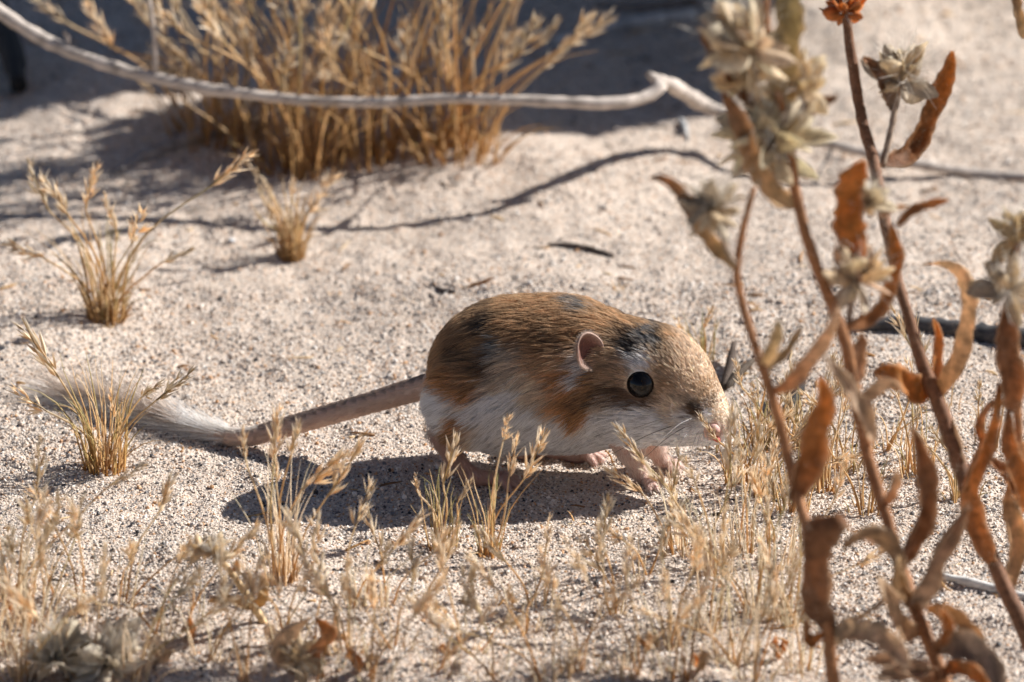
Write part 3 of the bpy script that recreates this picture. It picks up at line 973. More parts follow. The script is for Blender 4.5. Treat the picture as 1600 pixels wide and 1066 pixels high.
# tall plant with the pale flower tops
P, rl = plant((1536, 1222), 'tall brown dried plant topped with pale straw coloured flower heads')
yb0 = rl[1]; y2 = -.15
stem(P, rl, [(1536, 1228, yb0 + .07), (1462, 1030, -.185), (1430, 950, -.175), (1402, 865, -.165), (1383, 800, -.16), (1362, 735, -.155), (1340, 640, y2), (1322, 540, -.148), (1300, 478, -.146), (1268, 395, -.144), (1245, 310, -.142), (1234, 225, -.14), (1212, 130, -.138), (1200, 60, -.137), (1196, -20, -.136)],
     [12, 12, 10, 9, 8.5, 9, 9, 9, 8, 8, 7, 6, 5, 5], BROWN, 80)
leaf(P, rl, [(1243, 322, -.142), (1208, 300, -.146), (1178, 258, -.15), (1160, 210, -.152), (1150, 180, -.152), (1130, 145, -.15)], 36, TAN, BROWN, twist=(.4, -.2), cup=.6)
leaf(P, rl, [(1322, 512, -.147), (1352, 500, -.143), (1382, 462, -.14), (1398, 405, -.138), (1392, 350, -.138)], 30, BROWN, ORANGE, twist=(.8, .4), cup=.6)
leaf(P, rl, [(1345, 405, -.144), (1325, 360, -.142), (1322, 310, -.14), (1335, 270, -.139), (1352, 252, -.138)], 56, ORANGE, ORANGE, twist=(.1, .4), cup=.6)
stem(P, rl, [(1325, 540, -.147), (1328, 490, -.144), (1335, 440, -.143)], [5, 4.5, 5], GREYB, 12)
flower(P, rl, 1338, 408, -.143, 50, (.1, -1), (GREYB, TAN, BROWN, (.55, .45, .28)), 28)
flower(P, rl, 1358, 300, -.135, 34, (.2, -1), (TAN, (.66, .56, .4)), 16)
leaf(P, rl, [(1402, 352, -.137), (1425, 328, -.135), (1450, 318, -.133), (1482, 312, -.132)], 18, BROWN, ORANGE, twist=(.3, .6))
leaf(P, rl, [(1372, 340, -.137), (1398, 325, -.134), (1420, 322, -.134)], 10, BROWN, PALEB, twist=(.3, .6))
flower(P, rl, 1196, 178, -.139, 72, (-.25, -1), ((.62, .52, .33), (.68, .58, .42), OLIVE, (.55, .45, .27)), 40)
flower(P, rl, 1148, 45, -.15, 66, (-.6, -.8), ((.64, .50, .32), (.7, .6, .44), PALEB), 44)
flower(P, rl, 1178, 100, -.145, 46, (.2, -1), ((.62, .42, .18), (.68, .52, .28)), 22)
flower(P, rl, 1262, 118, -.135, 44, (.7, -.8), ((.66, .44, .16), (.66, .52, .30), TAN), 22)
leaf(P, rl, [(1210, 150, -.138), (1222, 105, -.142), (1230, 50, -.145), (1228, -10, -.146), (1222, -40, -.146)], 52, OLIVE, (.40, .33, .17), twist=(.2, .1), cup=.6)
leaf(P, rl, [(1188, 160, -.139), (1160, 135, -.143), (1138, 100, -.147), (1118, 72, -.15), (1095, 52, -.15)], 44, DARKB, BROWN, twist=(.3, -.2), cup=.55)
leaf(P, rl, [(1240, 190, -.139), (1262, 168, -.136), (1288, 158, -.134), (1308, 150, -.134)], 26, BROWN, (.2, .12, .08), twist=(.2, .4))
leaf(P, rl, [(1232, 240, -.14), (1205, 225, -.145), (1188, 205, -.147)], 40, GREYB, (.5, .42, .34), twist=(.2, .4))
leaf(P, rl, [(1366, 690, -.153), (1345, 640, -.16), (1318, 600, -.165), (1296, 572, -.168), (1288, 555, -.168)], 34, PALEB, GREYB, twist=(.4, .8), cup=.7)
leaf(P, rl, [(1344, 640, -.15), (1362, 610, -.154), (1390, 595, -.156), (1412, 612, -.157)], 26, GREYB, PALEB, twist=(.4, .9))
leaf(P, rl, [(1336, 600, -.15), (1340, 560, -.147), (1345, 520, -.146)], 30, PALEB, BROWN, twist=(.2, .6))
leaf(P, rl, [(1410, 880, -.166), (1432, 830, -.175), (1446, 770, -.178), (1436, 715, -.178), (1424, 668, -.177)], 46, DARKB, BROWN, twist=(.2, .7), cup=.8)
leaf(P, rl, [(1428, 955, -.175), (1448, 905, -.185), (1472, 850, -.19), (1502, 800, -.192), (1512, 790, -.192)], 48, GREYB, DARKB, twist=(.3, .9), cup=.8)
leaf(P, rl, [(1440, 985, -.178), (1412, 985, -.185), (1388, 940, -.19), (1372, 900, -.19)], 36, BROWN, GREYB, twist=(.4, .7))
leaf(P, rl, [(1448, 950, -.177), (1480, 955, -.18), (1512, 975, -.183), (1540, 1000, -.185)], 30, ORANGE, BROWN, twist=(.6, .3))
leaf(P, rl, [(1460, 1010, -.182), (1505, 1010, -.19), (1545, 1035, -.195), (1570, 1090, -.2)], 46, GREYB, (.25, .2, .17), twist=(.3, -.2))
leaf(P, rl, [(1400, 868, -.164), (1375, 848, -.17), (1350, 838, -.174), (1325, 842, -.176)], 22, DARKB, BROWN, twist=(.3, .6))
leaf(P, rl, [(1436, 960, -.176), (1410, 930, -.182), (1400, 900, -.185), (1404, 870, -.186)], 30, BROWN, TAN, twist=(.5, 1.0), cup=.8)
leaf(P, rl, [(1470, 1050, -.186), (1440, 1060, -.192), (1400, 1040, -.196), (1352, 1030, -.196)], 38, BROWN, PALEB, twist=(.2, .7), cup=.8)
leaf(P, rl, [(1476, 1055, -.186), (1500, 1040, -.194), (1530, 1052, -.198), (1548, 1080, -.2)], 34, DARKB, ORANGE, twist=(.2, .7), cup=.8)
leaf(P, rl, [(1455, 1018, -.184), (1478, 985, -.19), (1470, 950, -.192)], 26, BROWN, ORANGE, twist=(.2, .7), cup=.8)
leaf(P, rl, [(1380, 790, -.159), (1396, 760, -.164), (1400, 735, -.166)], 24, BROWN, PALEB, twist=(.2, .7), cup=.8)
leaf(P, rl, [(1452, 1040, -.188), (1420, 1050, -.192), (1370, 1062, -.195)], 36, PALEB, GREYB, twist=(.3, .6))
fuzz_on(P, rl)

# reddish plant with the orange bulb
YOFF = -.03
P, rl = plant((1656, 1100), 'reddish dried plant bearing broad curled leaves and a hairy curved leaf')
yb0 = rl[1]; y3 = -.12
stem(P, rl, [(1656, 1106, yb0 + .03), (1602, 985, -.155), (1560, 895, -.145), (1512, 765, -.135), (1474, 650, -.125), (1440, 565, y3), (1412, 470, -.112), (1396, 410, -.10), (1378, 320, -.085), (1364, 248, -.07), (1348, 190, -.062), (1334, 110, -.055), (1322, 25, -.05), (1318, -10, -.05)],
     [14, 13, 12, 11, 12, 12, 10, 8, 8, 8.5, 8.5, 8, 7.5, 7], DARKB, 80)
flower(P, rl, 1322, 2, -.05, 34, (0, -1), (ORANGE, BROWN, (.5, .2, .06)), 26, fuzz=20)
stem(P, rl, [(1378, 262, -.07), (1392, 205, -.065), (1406, 135, -.06)], [5, 4.5, 4], GREYB, 14)
flower(P, rl, 1412, 98, -.06, 52, (.1, -1), (GREYB, TAN, (.6, .5, .36), OLIVE), 24)
leaf(P, rl, [(1396, 172, -.062), (1384, 140, -.062), (1370, 112, -.063), (1348, 90, -.064)], 30, GREYB, BROWN, twist=(.2, .5), cup=.7)
leaf(P, rl, [(1378, 254, -.07), (1412, 244, -.062), (1438, 205, -.056), (1460, 155, -.052), (1478, 115, -.05), (1488, 80, -.05)], 44, DARKB, ORANGE, twist=(.5, .3), cup=.7)
leaf(P, rl, [(1460, 625, y3), (1485, 580, -.126), (1506, 520, -.13), (1512, 465, -.132), (1498, 428, -.131), (1470, 414, -.128), (1442, 414, -.126)], 36, BROWN, PALEB, twist=(0, .3), cup=.5, ac=TOCAM + RIGHT * .9 - UP * .2)
leaf(P, rl, [(1450, 612, y3), (1425, 608, -.125), (1398, 590, -.128), (1365, 582, -.13)], 48, ORANGE, (.48, .2, .05), twist=(.1, .3), cup=.5)
leaf(P, rl, [(1466, 625, y3), (1462, 570, -.117), (1464, 525, -.116), (1458, 498, -.116)], 22, BROWN, ORANGE, twist=(.3, .6))
leaf(P, rl, [(1478, 650, -.125), (1492, 700, -.13), (1506, 745, -.133)], 30, PALEB, (.6, .45, .32), twist=(.2, .3))
leaf(P, rl, [(1552, 880, -.145), (1518, 810, -.152), (1512, 760, -.157), (1532, 700, -.16), (1552, 650, -.162), (1560, 600, -.162)], 46, BROWN, ORANGE, twist=(.1, .9), cup=.8)
leaf(P, rl, [(1575, 930, -.147), (1588, 850, -.14), (1578, 790, -.138), (1590, 730, -.137), (1600, 690, -.137)], 36, BROWN, ORANGE, twist=(.4, .2))
leaf(P, rl, [(1590, 780, -.14), (1570, 740, -.138), (1540, 715, -.137)], 26, ORANGE, BROWN, twist=(.4, .7))
leaf(P, rl, [(1588, 640, -.155), (1578, 600, -.16), (1568, 540, -.162), (1572, 490, -.162), (1584, 450, -.16)], 52, BROWN, DARKB, twist=(.2, .6), cup=.7)
leaf(P, rl, [(1600, 800, -.15), (1590, 740, -.155), (1572, 690, -.158), (1575, 640, -.158)], 40, ORANGE, BROWN, twist=(.6, .2), cup=.8)
leaf(P, rl, [(1540, 700, -.155), (1530, 660, -.158), (1552, 625, -.16), (1560, 655, -.162)], 18, ORANGE, PALEB, twist=(.4, .8))
flower(P, rl, 1590, 350, -.15, 46, (-.2, -1), ((.62, .44, .18), TAN, (.66, .54, .36)), 24)
flower(P, rl, 1570, 430, -.16, 46, (-.2, -1), (GREYB, TAN), 20)
stem(P, rl, [(1592, 700, -.155), (1588, 560, -.156), (1582, 450, -.155), (1590, 380, -.152)], [6, 6, 5, 5], BROWN, 24)
leaf(P, rl, [(1600, 60, -.05), (1590, 20, -.05), (1582, -30, -.05)], 20, TAN, DARKB, twist=(.2, .4))
fuzz_on(P, rl)

# small curled plants at the front left
YOFF = 0.0
P, rl = plant((412, 972), 'small tan dried sprig with curled leaves in front of the tail shadow')
yb0 = rl[1]
stem(P, rl, [(412, 974, yb0), (395, 945, yb0 - .002), (365, 900, yb0 - .004), (338, 865, yb0 - .006)], [6, 6, 5, 4], TAN, 20)
leaf(P, rl, [(398, 950, yb0), (360, 938, yb0 - .005), (325, 940, yb0 - .008)], 20, (.62, .5, .34), TAN, twist=(.2, .5))
leaf(P, rl, [(400, 950, yb0), (410, 925, yb0 - .005), (408, 900, yb0 - .008)], 24, (.5, .3, .12), TAN, twist=(.2, .5))
leaf(P, rl, [(362, 900, yb0), (375, 880, yb0 - .005), (372, 905, yb0 - .008)], 14, BROWN, TAN, twist=(.2, .5))
flower(P, rl, 338, 850, yb0 - .006, 32, (.2, -1), (OLIVE, TAN, (.55, .4, .2)), 16, 30)
flower(P, rl, 300, 855, yb0 - .006, 22, (-1, -.2), (OLIVE, TAN), 12, 20)
P, rl = plant((470, 1050), 'pale curled dry leaf scrap with an orange tip on the front sand')
yb0 = rl[1]
leaf(P, rl, [(470, 1052, yb0), (440, 1010, yb0 - .004), (450, 980, yb0 - .006), (485, 965, yb0 - .008)], 44, (.66, .52, .38), PALEB, twist=(.3, .8))
leaf(P, rl, [(475, 1050, yb0), (495, 1010, yb0 - .004), (512, 985, yb0 - .006), (495, 968, yb0 - .008)], 34, PALEB, ORANGE, twist=(.3, .8))
flower(P, rl, 465, 1015, yb0 - .004, 34, (0, -1), (TAN, (.5, .35, .16)), 18, 30)
P, rl = plant((100, 1045), 'low grey green fuzzy dried plant in the front left grass')
yb0 = rl[1]
flower(P, rl, 85, 1000, yb0 - .004, 56, (0, -1), ((.52, .46, .35), (.60, .54, .44), TAN), 26, 80)
flower(P, rl, 180, 1005, yb0 - .004, 60, (.3, -1), ((.60, .54, .46), (.55, .46, .36)), 24, 80)
stem(P, rl, [(100, 1050, yb0), (92, 1030, yb0 - .002), (88, 1010, yb0 - .004)], [5, 4, 4], OLIVE, 10)
stem(P, rl, [(100, 1050, yb0), (140, 1035, yb0 - .002), (175, 1015, yb0 - .004)], [5, 4, 4], OLIVE, 10)

# curled leaf scraps on the sand behind the rat
g = gnd(735, 452)
o = thing('leaf_scrap', g, 'curled orange brown leaf scrap on sand above the rat rump', 'leaf')
leaf(o, np.array(g), [(715, 457, g[1]), (735, 448, g[1] + .002), (755, 440, g[1] + .004), (772, 434, g[1] + .006)], 12, (.5, .3, .12), BROWN, twist=(.3, .9))
FUZZ.clear()

GC = 'crumpled leaf scraps in the front grass'
for k_, (u_, v_, s_) in enumerate([(60, 1040, 40), (240, 1040, 44), (300, 1000, 30), (430, 1010, 40), (520, 1000, 34), (150, 1010, 36), (560, 1048, 40), (700, 1030, 26), (1090, 1052, 34), (1010, 1020, 26), (20, 970, 36), (1215, 1030, 30)]):
    g = gnd(u_, v_)
    o = thing('leaf_scrap', g, ['crumpled leaf scrap beside the grey fuzzy plant', 'crumpled tan leaf scrap between fuzzy plant and curled sprig', 'crumpled tan leaf scrap between fuzzy plant and curled sprig', 'crumpled scrap touching the pale curled leaf with orange tip', 'crumpled scrap touching the pale curled leaf with orange tip', 'crumpled leaf scrap beside the grey fuzzy plant', 'crumpled leaf lying alone on the front middle sand', 'small crumpled leaf below the bristly-headed grass', 'crumpled leaf under the straw before the forepaws', 'crumpled leaf under the straw before the forepaws', 'crumpled leaf inside the thick brownish front grass', 'crumpled leaf at the foot of the ring-leaf stem'][k_], 'leaf', GC)
    for q in range(3):
        a = RNG.uniform(0, 6.28); dx, dz = math.cos(a) * s_ * .5, abs(math.sin(a)) * s_ * .5
        yy = g[1] + RNG.uniform(-.006, .004)
        c_ = [(.80, .62, .42), (.70, .46, .24), (.74, .60, .46), (.62, .30, .10)][RNG.integers(0, 4)]
        leaf(o, np.array(g), [(u_ - dx * .2, v_ - 2, g[1]), (u_ + dx * .5, v_ - dz * .5 - 8, yy), (u_ + dx * 1.1, v_ - dz * 1.2 - 10, yy), (u_ + dx * .9, v_ - dz * 1.7 - 8, yy - .003)], s_ * .6, c_, twist=(RNG.uniform(0, 1), RNG.uniform(.5, 2)), cup=.9, edge=.3)
FUZZ.clear()


def litter():
    m = MB()
    for _ in range(420):
        x = RNG.uniform(-.24, .24); y = RNG.uniform(-.2, .6)
        z = hgt(x, y)
        a = RNG.uniform(0, 6.28); L = RNG.uniform(.0015, .011) * (1.3 if y > .2 else 1)
        d = np.array((math.cos(a), math.sin(a), RNG.uniform(-.05, .15))) * L
        p = np.array((x, y, z + .0004))
        c = [(.62, .42, .2), (.75, .6, .38), (.3, .17, .08), (.12, .09, .07), (.5, .28, .1)][RNG.integers(0, 5)]
        m.tube(crv([p, p + d * .5 + RNG.standard_normal(3) * L * .06, p + d], 4), interp([.0003, .0004, .00015], 4) * RNG.uniform(.6, 1.5), 4, c)
    o = m.build('plant_litter', M_GRASS)
    o['kind'] = 'stuff'
    tag(o, 'scattered broken straw and twig bits lying on the sand', 'litter')


litter()

# ------------------------------------------------------------------ the rat
def ell(c, r, tilt=0, yaw=0):
    """ellipsoid: centre, radii, tilt in the xz plane (degrees, + lifts the front), yaw about z"""
    c = np.asarray(c, float); r = np.asarray(r, float)
    ct, st = math.cos(R(tilt)), math.sin(R(tilt))
    cy, sy = math.cos(R(yaw)), math.sin(R(yaw))
    M = np.array([[ct, 0, st], [0, 1, 0], [-st, 0, ct]]) @ np.array([[cy, sy, 0], [-sy, cy, 0], [0, 0, 1]])

    def f(p):
        q = (p - c) @ M.T
        k0 = np.linalg.norm(q / r, axis=-1)
        k1 = np.linalg.norm(q / (r * r), axis=-1)
        return k0 * (k0 - 1) / np.maximum(k1, 1e-9)
    return f, c - r.max(), c + r.max()


def cap(a, b, ra, rb):
    a = np.asarray(a, float); b = np.asarray(b, float)

    def f(p):
        ab = b - a
        t = np.clip(((p - a) @ ab) / (ab @ ab), 0, 1)
        return np.linalg.norm(p - a - t[..., None] * ab, axis=-1) - (ra + (rb - ra) * t)
    m = max(ra, rb)
    return f, np.minimum(a, b) - m, np.maximum(a, b) + m


BODY, LIMB, TAIL = [], [], []     # (sdf, lo, hi, blend)


def B(u, v, y, r, tilt=0, yaw=0, k=.008, lst=None):
    f = ell(atY(u, v, y), np.array(r) * .001, tilt, yaw)
    (BODY if lst is None else lst).append((*f, k))


B(762, 605, .006, (17, 20, 21.5), 20, k=.010)
B(790, 580, .006, (20, 20, 22.0), 15, k=.012)
B(842, 580, .005, (24, 21, 24.0), 0, k=.012)
B(905, 578, .002, (21, 18.5, 23.0), -8, k=.012)
B(935, 616, -.001, (21, 15.5, 17.0), -5, k=.012)
B(850, 622, .004, (30, 17, 14.0), 0, k=.010)
B(985, 585, -.003, (19, 15.5, 18.0), -15, -10, k=.010)
B(1036, 586, -.006, (17, 13.6, 16.0), -35, -12, k=.008)
B(1070, 622, -.009, (15, 10.5, 11.5), -42, -15, k=.008)
B(1098, 648, -.0115, (10, 7.2, 8.0), -42, -15, k=.006)
B(1112, 662, -.013, (5.5, 4.6, 5.0), -30, -15, k=.004)
B(1103, 676, -.0125, (6, 3.6, 3.0), -20, -15, k=.003)
# cheeks
B(1000, 648, -.013, (15, 7.5, 9.5), -8, -8, k=.007)
B(1005, 640, .006, (15, 7.5, 9.5), -8, -8, k=.007)
B(1050, 655, -.0125, (11, 6, 7.5), -20, -12, k=.006)
# brow over the near eye, and its twin
B(1003, 572, -.0135, (6, 4, 4), 0, 0, k=.005)
# haunches
B(727, 632, -.0115, (12.5, 9.0, 15), 15, 0, k=.006)
B(735, 622, .021, (11.5, 8.5, 15), 15, 0, k=.007)
B(730, 658, -.0105, (6, 5.5, 6.5), 0, 0, k=.005)
NOSE = atY(1121, 668, -.0145)


def gz(u, v, dz=0.0, dy=0.0):
    p = gnd(u, v + 0.0)
    p[2] += dz; p[1] += dy
    return p


def chain(pts, rads, k, lst, k0=None):
    for i in range(len(pts) - 1):
        lst.append((*cap(pts[i], pts[i + 1], rads[i], rads[i + 1]), (k0 if (i == 0 and k0) else k)))


# near hind leg: heel lifted, long foot, toes on the sand
ynh = gz(770, 760)[1]
CLAWS = []
chain([atY(735, 655, -.0125), atY(722, 662, -.0140)], [.0060, .0044], .004, BODY, .006)
chain([atY(722, 662, -.0140), atY(688, 682, ynh - .004)], [.0042, .0028], .003, LIMB)
heel = atY(687, 682, ynh - .004)
ball = gz(772, 757, .0021)
chain([heel, atY(712, 720, ynh), atY(738, 746, ynh), ball], [.0030, .0028, .0028, .0026], .002, LIMB)
for (u, v, du) in [(806, 752, 0), (812, 759, 0), (808, 766, 0), (796, 770, 0)]:
    t = gz(u, v, .0012)
    mid = (ball + t) * .5 + np.array((0, 0, .0012))
    chain([ball, mid, t], [.0015, .0014, .0011], .0012, LIMB)
    CLAWS.append((t, nrm(t - mid)))
# far hind foot, flat on the sand
ball2 = gz(905, 720, .0024)
h2 = gz(838, 712, .0036)
chain([atY(815, 700, .020), h2], [.0045, .0034], .004, LIMB)
chain([h2, ball2], [.0034, .0032], .002, LIMB)
for (u, v) in [(938, 712), (943, 718), (940, 725), (928, 730)]:
    t = gz(u, v, .0014)
    mid = (ball2 + t) * .5 + np.array((0, 0, .0016))
    chain([ball2, mid, t], [.0017, .0016, .0012], .0012, LIMB)
    CLAWS.append((t, nrm(t - mid)))


# forelegs
def foreleg(sh, el_, wr, paw, tips, s=1.0):
    chain([sh, el_, wr, paw], [.0065 * s, .0042 * s, .0025 * s, .0024 * s], .003, LIMB, .006)
    for (u, v) in tips:
        t = gz(u, v, .0009)
        mid = (paw + t) * .5 + np.array((0, 0, .0010))
        chain([paw, mid, t], [.0012, .0011, .0008], .0010, LIMB)
        CLAWS.append((t, nrm(t - mid)))


foreleg(atY(978, 672, -.009), atY(985, 702, -.0115), atY(998, 738, gz(1005, 756)[1]), gz(1006, 755, .0020), [(1026, 752), (1031, 760), (1026, 767), (1016, 770)], .95)
foreleg(atY(1000, 670, .004), atY(1020, 692, .006), atY(1034, 718, gz(1042, 733)[1]), gz(1042, 731, .0020), [(1062, 728), (1066, 734), (1060, 740), (1050, 743)], .9)

# tail
tail_px = [(705, 590, .012), (676, 601, .016), (630, 614, .021), (570, 632, .026), (500, 652, .031), (430, 672, .034), (380, 684, .0355)]
tp = [atY(*q) for q in tail_px]
for (u, v, z) in [(340, 690, .0030), (310, 684, .0030), (270, 672, .0028), (215, 655, .0026), (160, 640, .0022), (115, 632, .0018)]:
    tp.append(gz(u, v, z))
tp = np.array(tp)
TP = crv(tp, 40)
# keep it on the sand where it lies
for i in range(len(TP)):
    TP[i, 2] = max(TP[i, 2], hgt(TP[i, 0], TP[i, 1]) + .0016)
TR = interp([.0046, .0041, .0037, .0035, .0034, .0033, .0030, .0025, .0020, .0016, .0012, .0009], 40)
chain(list(TP), list(TR), .0008, TAIL, .004)

PRIMS = BODY + LIMB + TAIL


def smin(a, b, k):
    h = np.clip(.5 + .5 * (b - a) / k, 0, 1)
    return b + (a - b) * h - k * h * (1 - h)


def surface(prims, lo, hi, h):
    n = np.ceil((hi - lo) / h).astype(int) + 1
    ax = [lo[i] + np.arange(n[i]) * h for i in range(3)]
    V = np.full(tuple(n), .05, np.float64)
    for f, a, b, k in prims:
        i0 = np.maximum(((a - k - 2 * h - lo) / h).astype(int), 0)
        i1 = np.minimum(((b + k + 2 * h - lo) / h).astype(int) + 2, n)
        if (i1 <= i0).any():
            continue
        s = tuple(slice(i0[j], i1[j]) for j in range(3))
        G = np.stack(np.meshgrid(*[ax[j][s[j]] for j in range(3)], indexing='ij'), -1)
        V[s] = smin(V[s], f(G), k)
    ins = V < 0
    c = sum(ins[i:n[0] - 1 + i, j:n[1] - 1 + j, k:n[2] - 1 + k].astype(np.int8) for i in (0, 1) for j in (0, 1) for k in (0, 1))
    act = (c > 0) & (c < 8)
    idx = np.full(act.shape, -1, np.int64)
    I = np.argwhere(act)
    idx[act] = np.arange(len(I))
    S = np.zeros((len(I), 3)); cnt = np.zeros(len(I))
    corners = [(i, j, k) for i in (0, 1) for j in (0, 1) for k in (0, 1)]
    for a in corners:
        for axn in range(3):
            if a[axn] == 1:
                continue
            b = list(a); b[axn] = 1
            va = V[I[:, 0] + a[0], I[:, 1] + a[1], I[:, 2] + a[2]]
            vb = V[I[:, 0] + b[0], I[:, 1] + b[1], I[:, 2] + b[2]]
            x = (va < 0) != (vb < 0)
            t = np.where(x, va / np.where(x, va - vb, 1), 0)
            p = np.array(a, float)[None] + t[:, None] * (np.array(b) - np.array(a))[None]
            S += np.where(x[:, None], p, 0); cnt += x
    P_ = lo + (I + S / cnt[:, None]) * h
    quads = []
    for axn in range(3):
        o1, o2 = (axn + 1) % 3, (axn + 2) % 3
        sl0 = [slice(None)] * 3; sl1 = [slice(None)] * 3
        sl0[axn] = slice(0, n[axn] - 1); sl1[axn] = slice(1, n[axn])
        a = ins[tuple(sl0)]; b = ins[tuple(sl1)]
        E = np.argwhere(a != b)
        E = E[(E[:, o1] > 0) & (E[:, o2] > 0) & (E[:, o1] < n[o1] - 1) & (E[:, o2] < n[o2] - 1)]
        flip = a[E[:, 0], E[:, 1], E[:, 2]]
        q = []
        for (d1, d2) in ((-1, -1), (0, -1), (0, 0), (-1, 0)):
            e = E.copy(); e[:, o1] += d1; e[:, o2] += d2
            q.append(idx[e[:, 0], e[:, 1], e[:, 2]])
        q = np.stack(q, 1)
        q[~flip] = q[~flip][:, ::-1]
        quads.append(q)
    Q = np.vstack(quads)
    Q = Q[(Q >= 0).all(1)]
    return P_, Q


LO = np.min([p[1] for p in PRIMS], axis=0) - .002
HI = np.max([p[2] for p in PRIMS], axis=0) + .002
RV, RQ = surface(PRIMS, LO, HI, .0006)


def pdist(lst, p):
    d = np.full(len(p), 1.0)
    for f, a, b, k in lst:
        d = np.minimum(d, f(p))
    return d


def on_skin(u, v, lst=None):
    d = ray(u, v); t = 1.85
    for _ in range(200):
        p = (CAM + d * t)[None]
        s = pdist(lst or BODY, p)[0]
        if s < 1e-5:
            break
        t += max(s * .7, 1e-5)
    return p[0]


def px(p):
    """design coordinates on the animal's near side (both sides are coloured alike)"""
    mid = np.interp(p[:, 0], [-.045, 0, .03, .06], [.006, .003, -.003, -.0135])
    q = p.copy()
    q[:, 1] = mid - np.abs(p[:, 1] - mid)
    d = q - CAM
    w = d @ FWD
    return 800 + F * (d @ RIGHT) / w, 533 - F * (d @ UP) / w


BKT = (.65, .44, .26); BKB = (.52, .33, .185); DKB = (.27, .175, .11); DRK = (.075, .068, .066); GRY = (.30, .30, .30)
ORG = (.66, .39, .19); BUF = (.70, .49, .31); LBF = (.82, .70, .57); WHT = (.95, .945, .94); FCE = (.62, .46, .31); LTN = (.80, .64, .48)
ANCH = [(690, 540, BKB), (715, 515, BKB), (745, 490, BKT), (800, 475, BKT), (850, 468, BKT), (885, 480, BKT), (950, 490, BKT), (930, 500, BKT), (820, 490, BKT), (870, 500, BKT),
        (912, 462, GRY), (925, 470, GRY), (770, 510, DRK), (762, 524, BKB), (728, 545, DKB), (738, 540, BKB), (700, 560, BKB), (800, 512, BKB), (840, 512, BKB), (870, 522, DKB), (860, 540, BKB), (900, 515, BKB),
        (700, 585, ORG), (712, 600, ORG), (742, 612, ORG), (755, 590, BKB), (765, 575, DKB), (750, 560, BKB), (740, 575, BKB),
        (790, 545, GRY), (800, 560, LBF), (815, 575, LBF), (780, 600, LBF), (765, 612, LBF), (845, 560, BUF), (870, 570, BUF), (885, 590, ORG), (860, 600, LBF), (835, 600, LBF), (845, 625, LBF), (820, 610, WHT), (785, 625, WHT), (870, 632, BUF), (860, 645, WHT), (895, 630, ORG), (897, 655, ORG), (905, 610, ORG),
        (684, 610, WHT), (690, 630, WHT), (705, 625, WHT), (725, 635, WHT), (740, 645, WHT), (700, 655, WHT), (770, 640, WHT), (800, 625, WHT), (805, 650, WHT), (850, 665, WHT), (890, 680, WHT), (930, 675, WHT), (980, 680, WHT), (930, 655, WHT), (1040, 685, WHT), (760, 690, WHT), (830, 700, WHT), (920, 705, WHT),
        (718, 655, ORG), (728, 665, ORG), (712, 672, BKB), (738, 672, LBF),
        (960, 510, BKT), (985, 505, BKT), (1010, 510, BKT), (960, 540, FCE), (950, 570, FCE), (975, 580, FCE), (960, 555, FCE), (985, 533, DRK), (993, 540, DRK), (978, 528, DKB), (1016, 522, GRY), (1030, 530, DRK), (1038, 536, DRK), (1024, 540, GRY), (1045, 530, BKT), (1042, 548, FCE), (1060, 540, LTN), (1020, 548, LTN), (972, 520, DKB),
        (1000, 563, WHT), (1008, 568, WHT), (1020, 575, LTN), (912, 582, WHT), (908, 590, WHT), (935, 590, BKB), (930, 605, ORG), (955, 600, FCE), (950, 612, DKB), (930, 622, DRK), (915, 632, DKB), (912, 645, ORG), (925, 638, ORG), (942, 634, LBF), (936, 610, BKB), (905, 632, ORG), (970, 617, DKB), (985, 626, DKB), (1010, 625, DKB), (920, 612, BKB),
        (1040, 600, FCE), (1035, 580, FCE), (1060, 565, LTN), (1080, 565, LTN), (1090, 590, LTN), (1065, 600, LTN), (1100, 600, FCE), (1110, 615, FCE), (1060, 625, LBF), (1040, 640, LBF), (1000, 645, WHT), (960, 645, WHT), (985, 650, WHT), (1030, 655, WHT), (880, 660, WHT), (835, 640, WHT), (765, 625, WHT), (940, 645, WHT), (1020, 665, WHT), (1070, 665, WHT),
        (1075, 642, DKB), (1085, 638, DRK), (1092, 645, DKB), (1098, 628, FCE), (1108, 630, DKB), (1102, 641, WHT), (1110, 645, WHT), (1120, 632, LTN), (1126, 645, LTN), (1130, 658, LTN), (1095, 668, WHT), (1105, 685, WHT), (1120, 690, WHT)]
AXY = np.array([(a[0], a[1]) for a in ANCH], float); ACO = np.array([a[2] for a in ANCH])


def coat(p, warp=9.0):
    u, v = px(p)
    u = u + warp * vnoise3(p, .004, 31) + warp * .6 * vnoise3(p, .0015, 33)
    v = v + warp * .8 * vnoise3(p, .004, 35) + warp * .5 * vnoise3(p, .0015, 37)
    if warp > 9.5:
        u = u + RNG.normal(0, 4, len(p)); v = v + RNG.normal(0, 3.5, len(p))
    out = np.zeros((len(p), 3))
    for s in range(0, len(p), 20000):
        e = slice(s, s + 20000)
        d2 = (u[e, None] - AXY[:, 0]) ** 2 + (v[e, None] - AXY[:, 1]) ** 2 + 30
        w = d2 ** -2.4
        out[e] = (w @ ACO) / w.sum(1)[:, None]
    return out


SKIN = np.array((.58, .38, .32))


def zones(p):
    db = pdist(BODY, p); dl = pdist(LIMB, p); dt = pdist(TAIL, p)
    limb = (dl < db - .0004) & (dl < dt)
    tail = (dt < db - .0008) & (dt < dl)
    return limb, tail


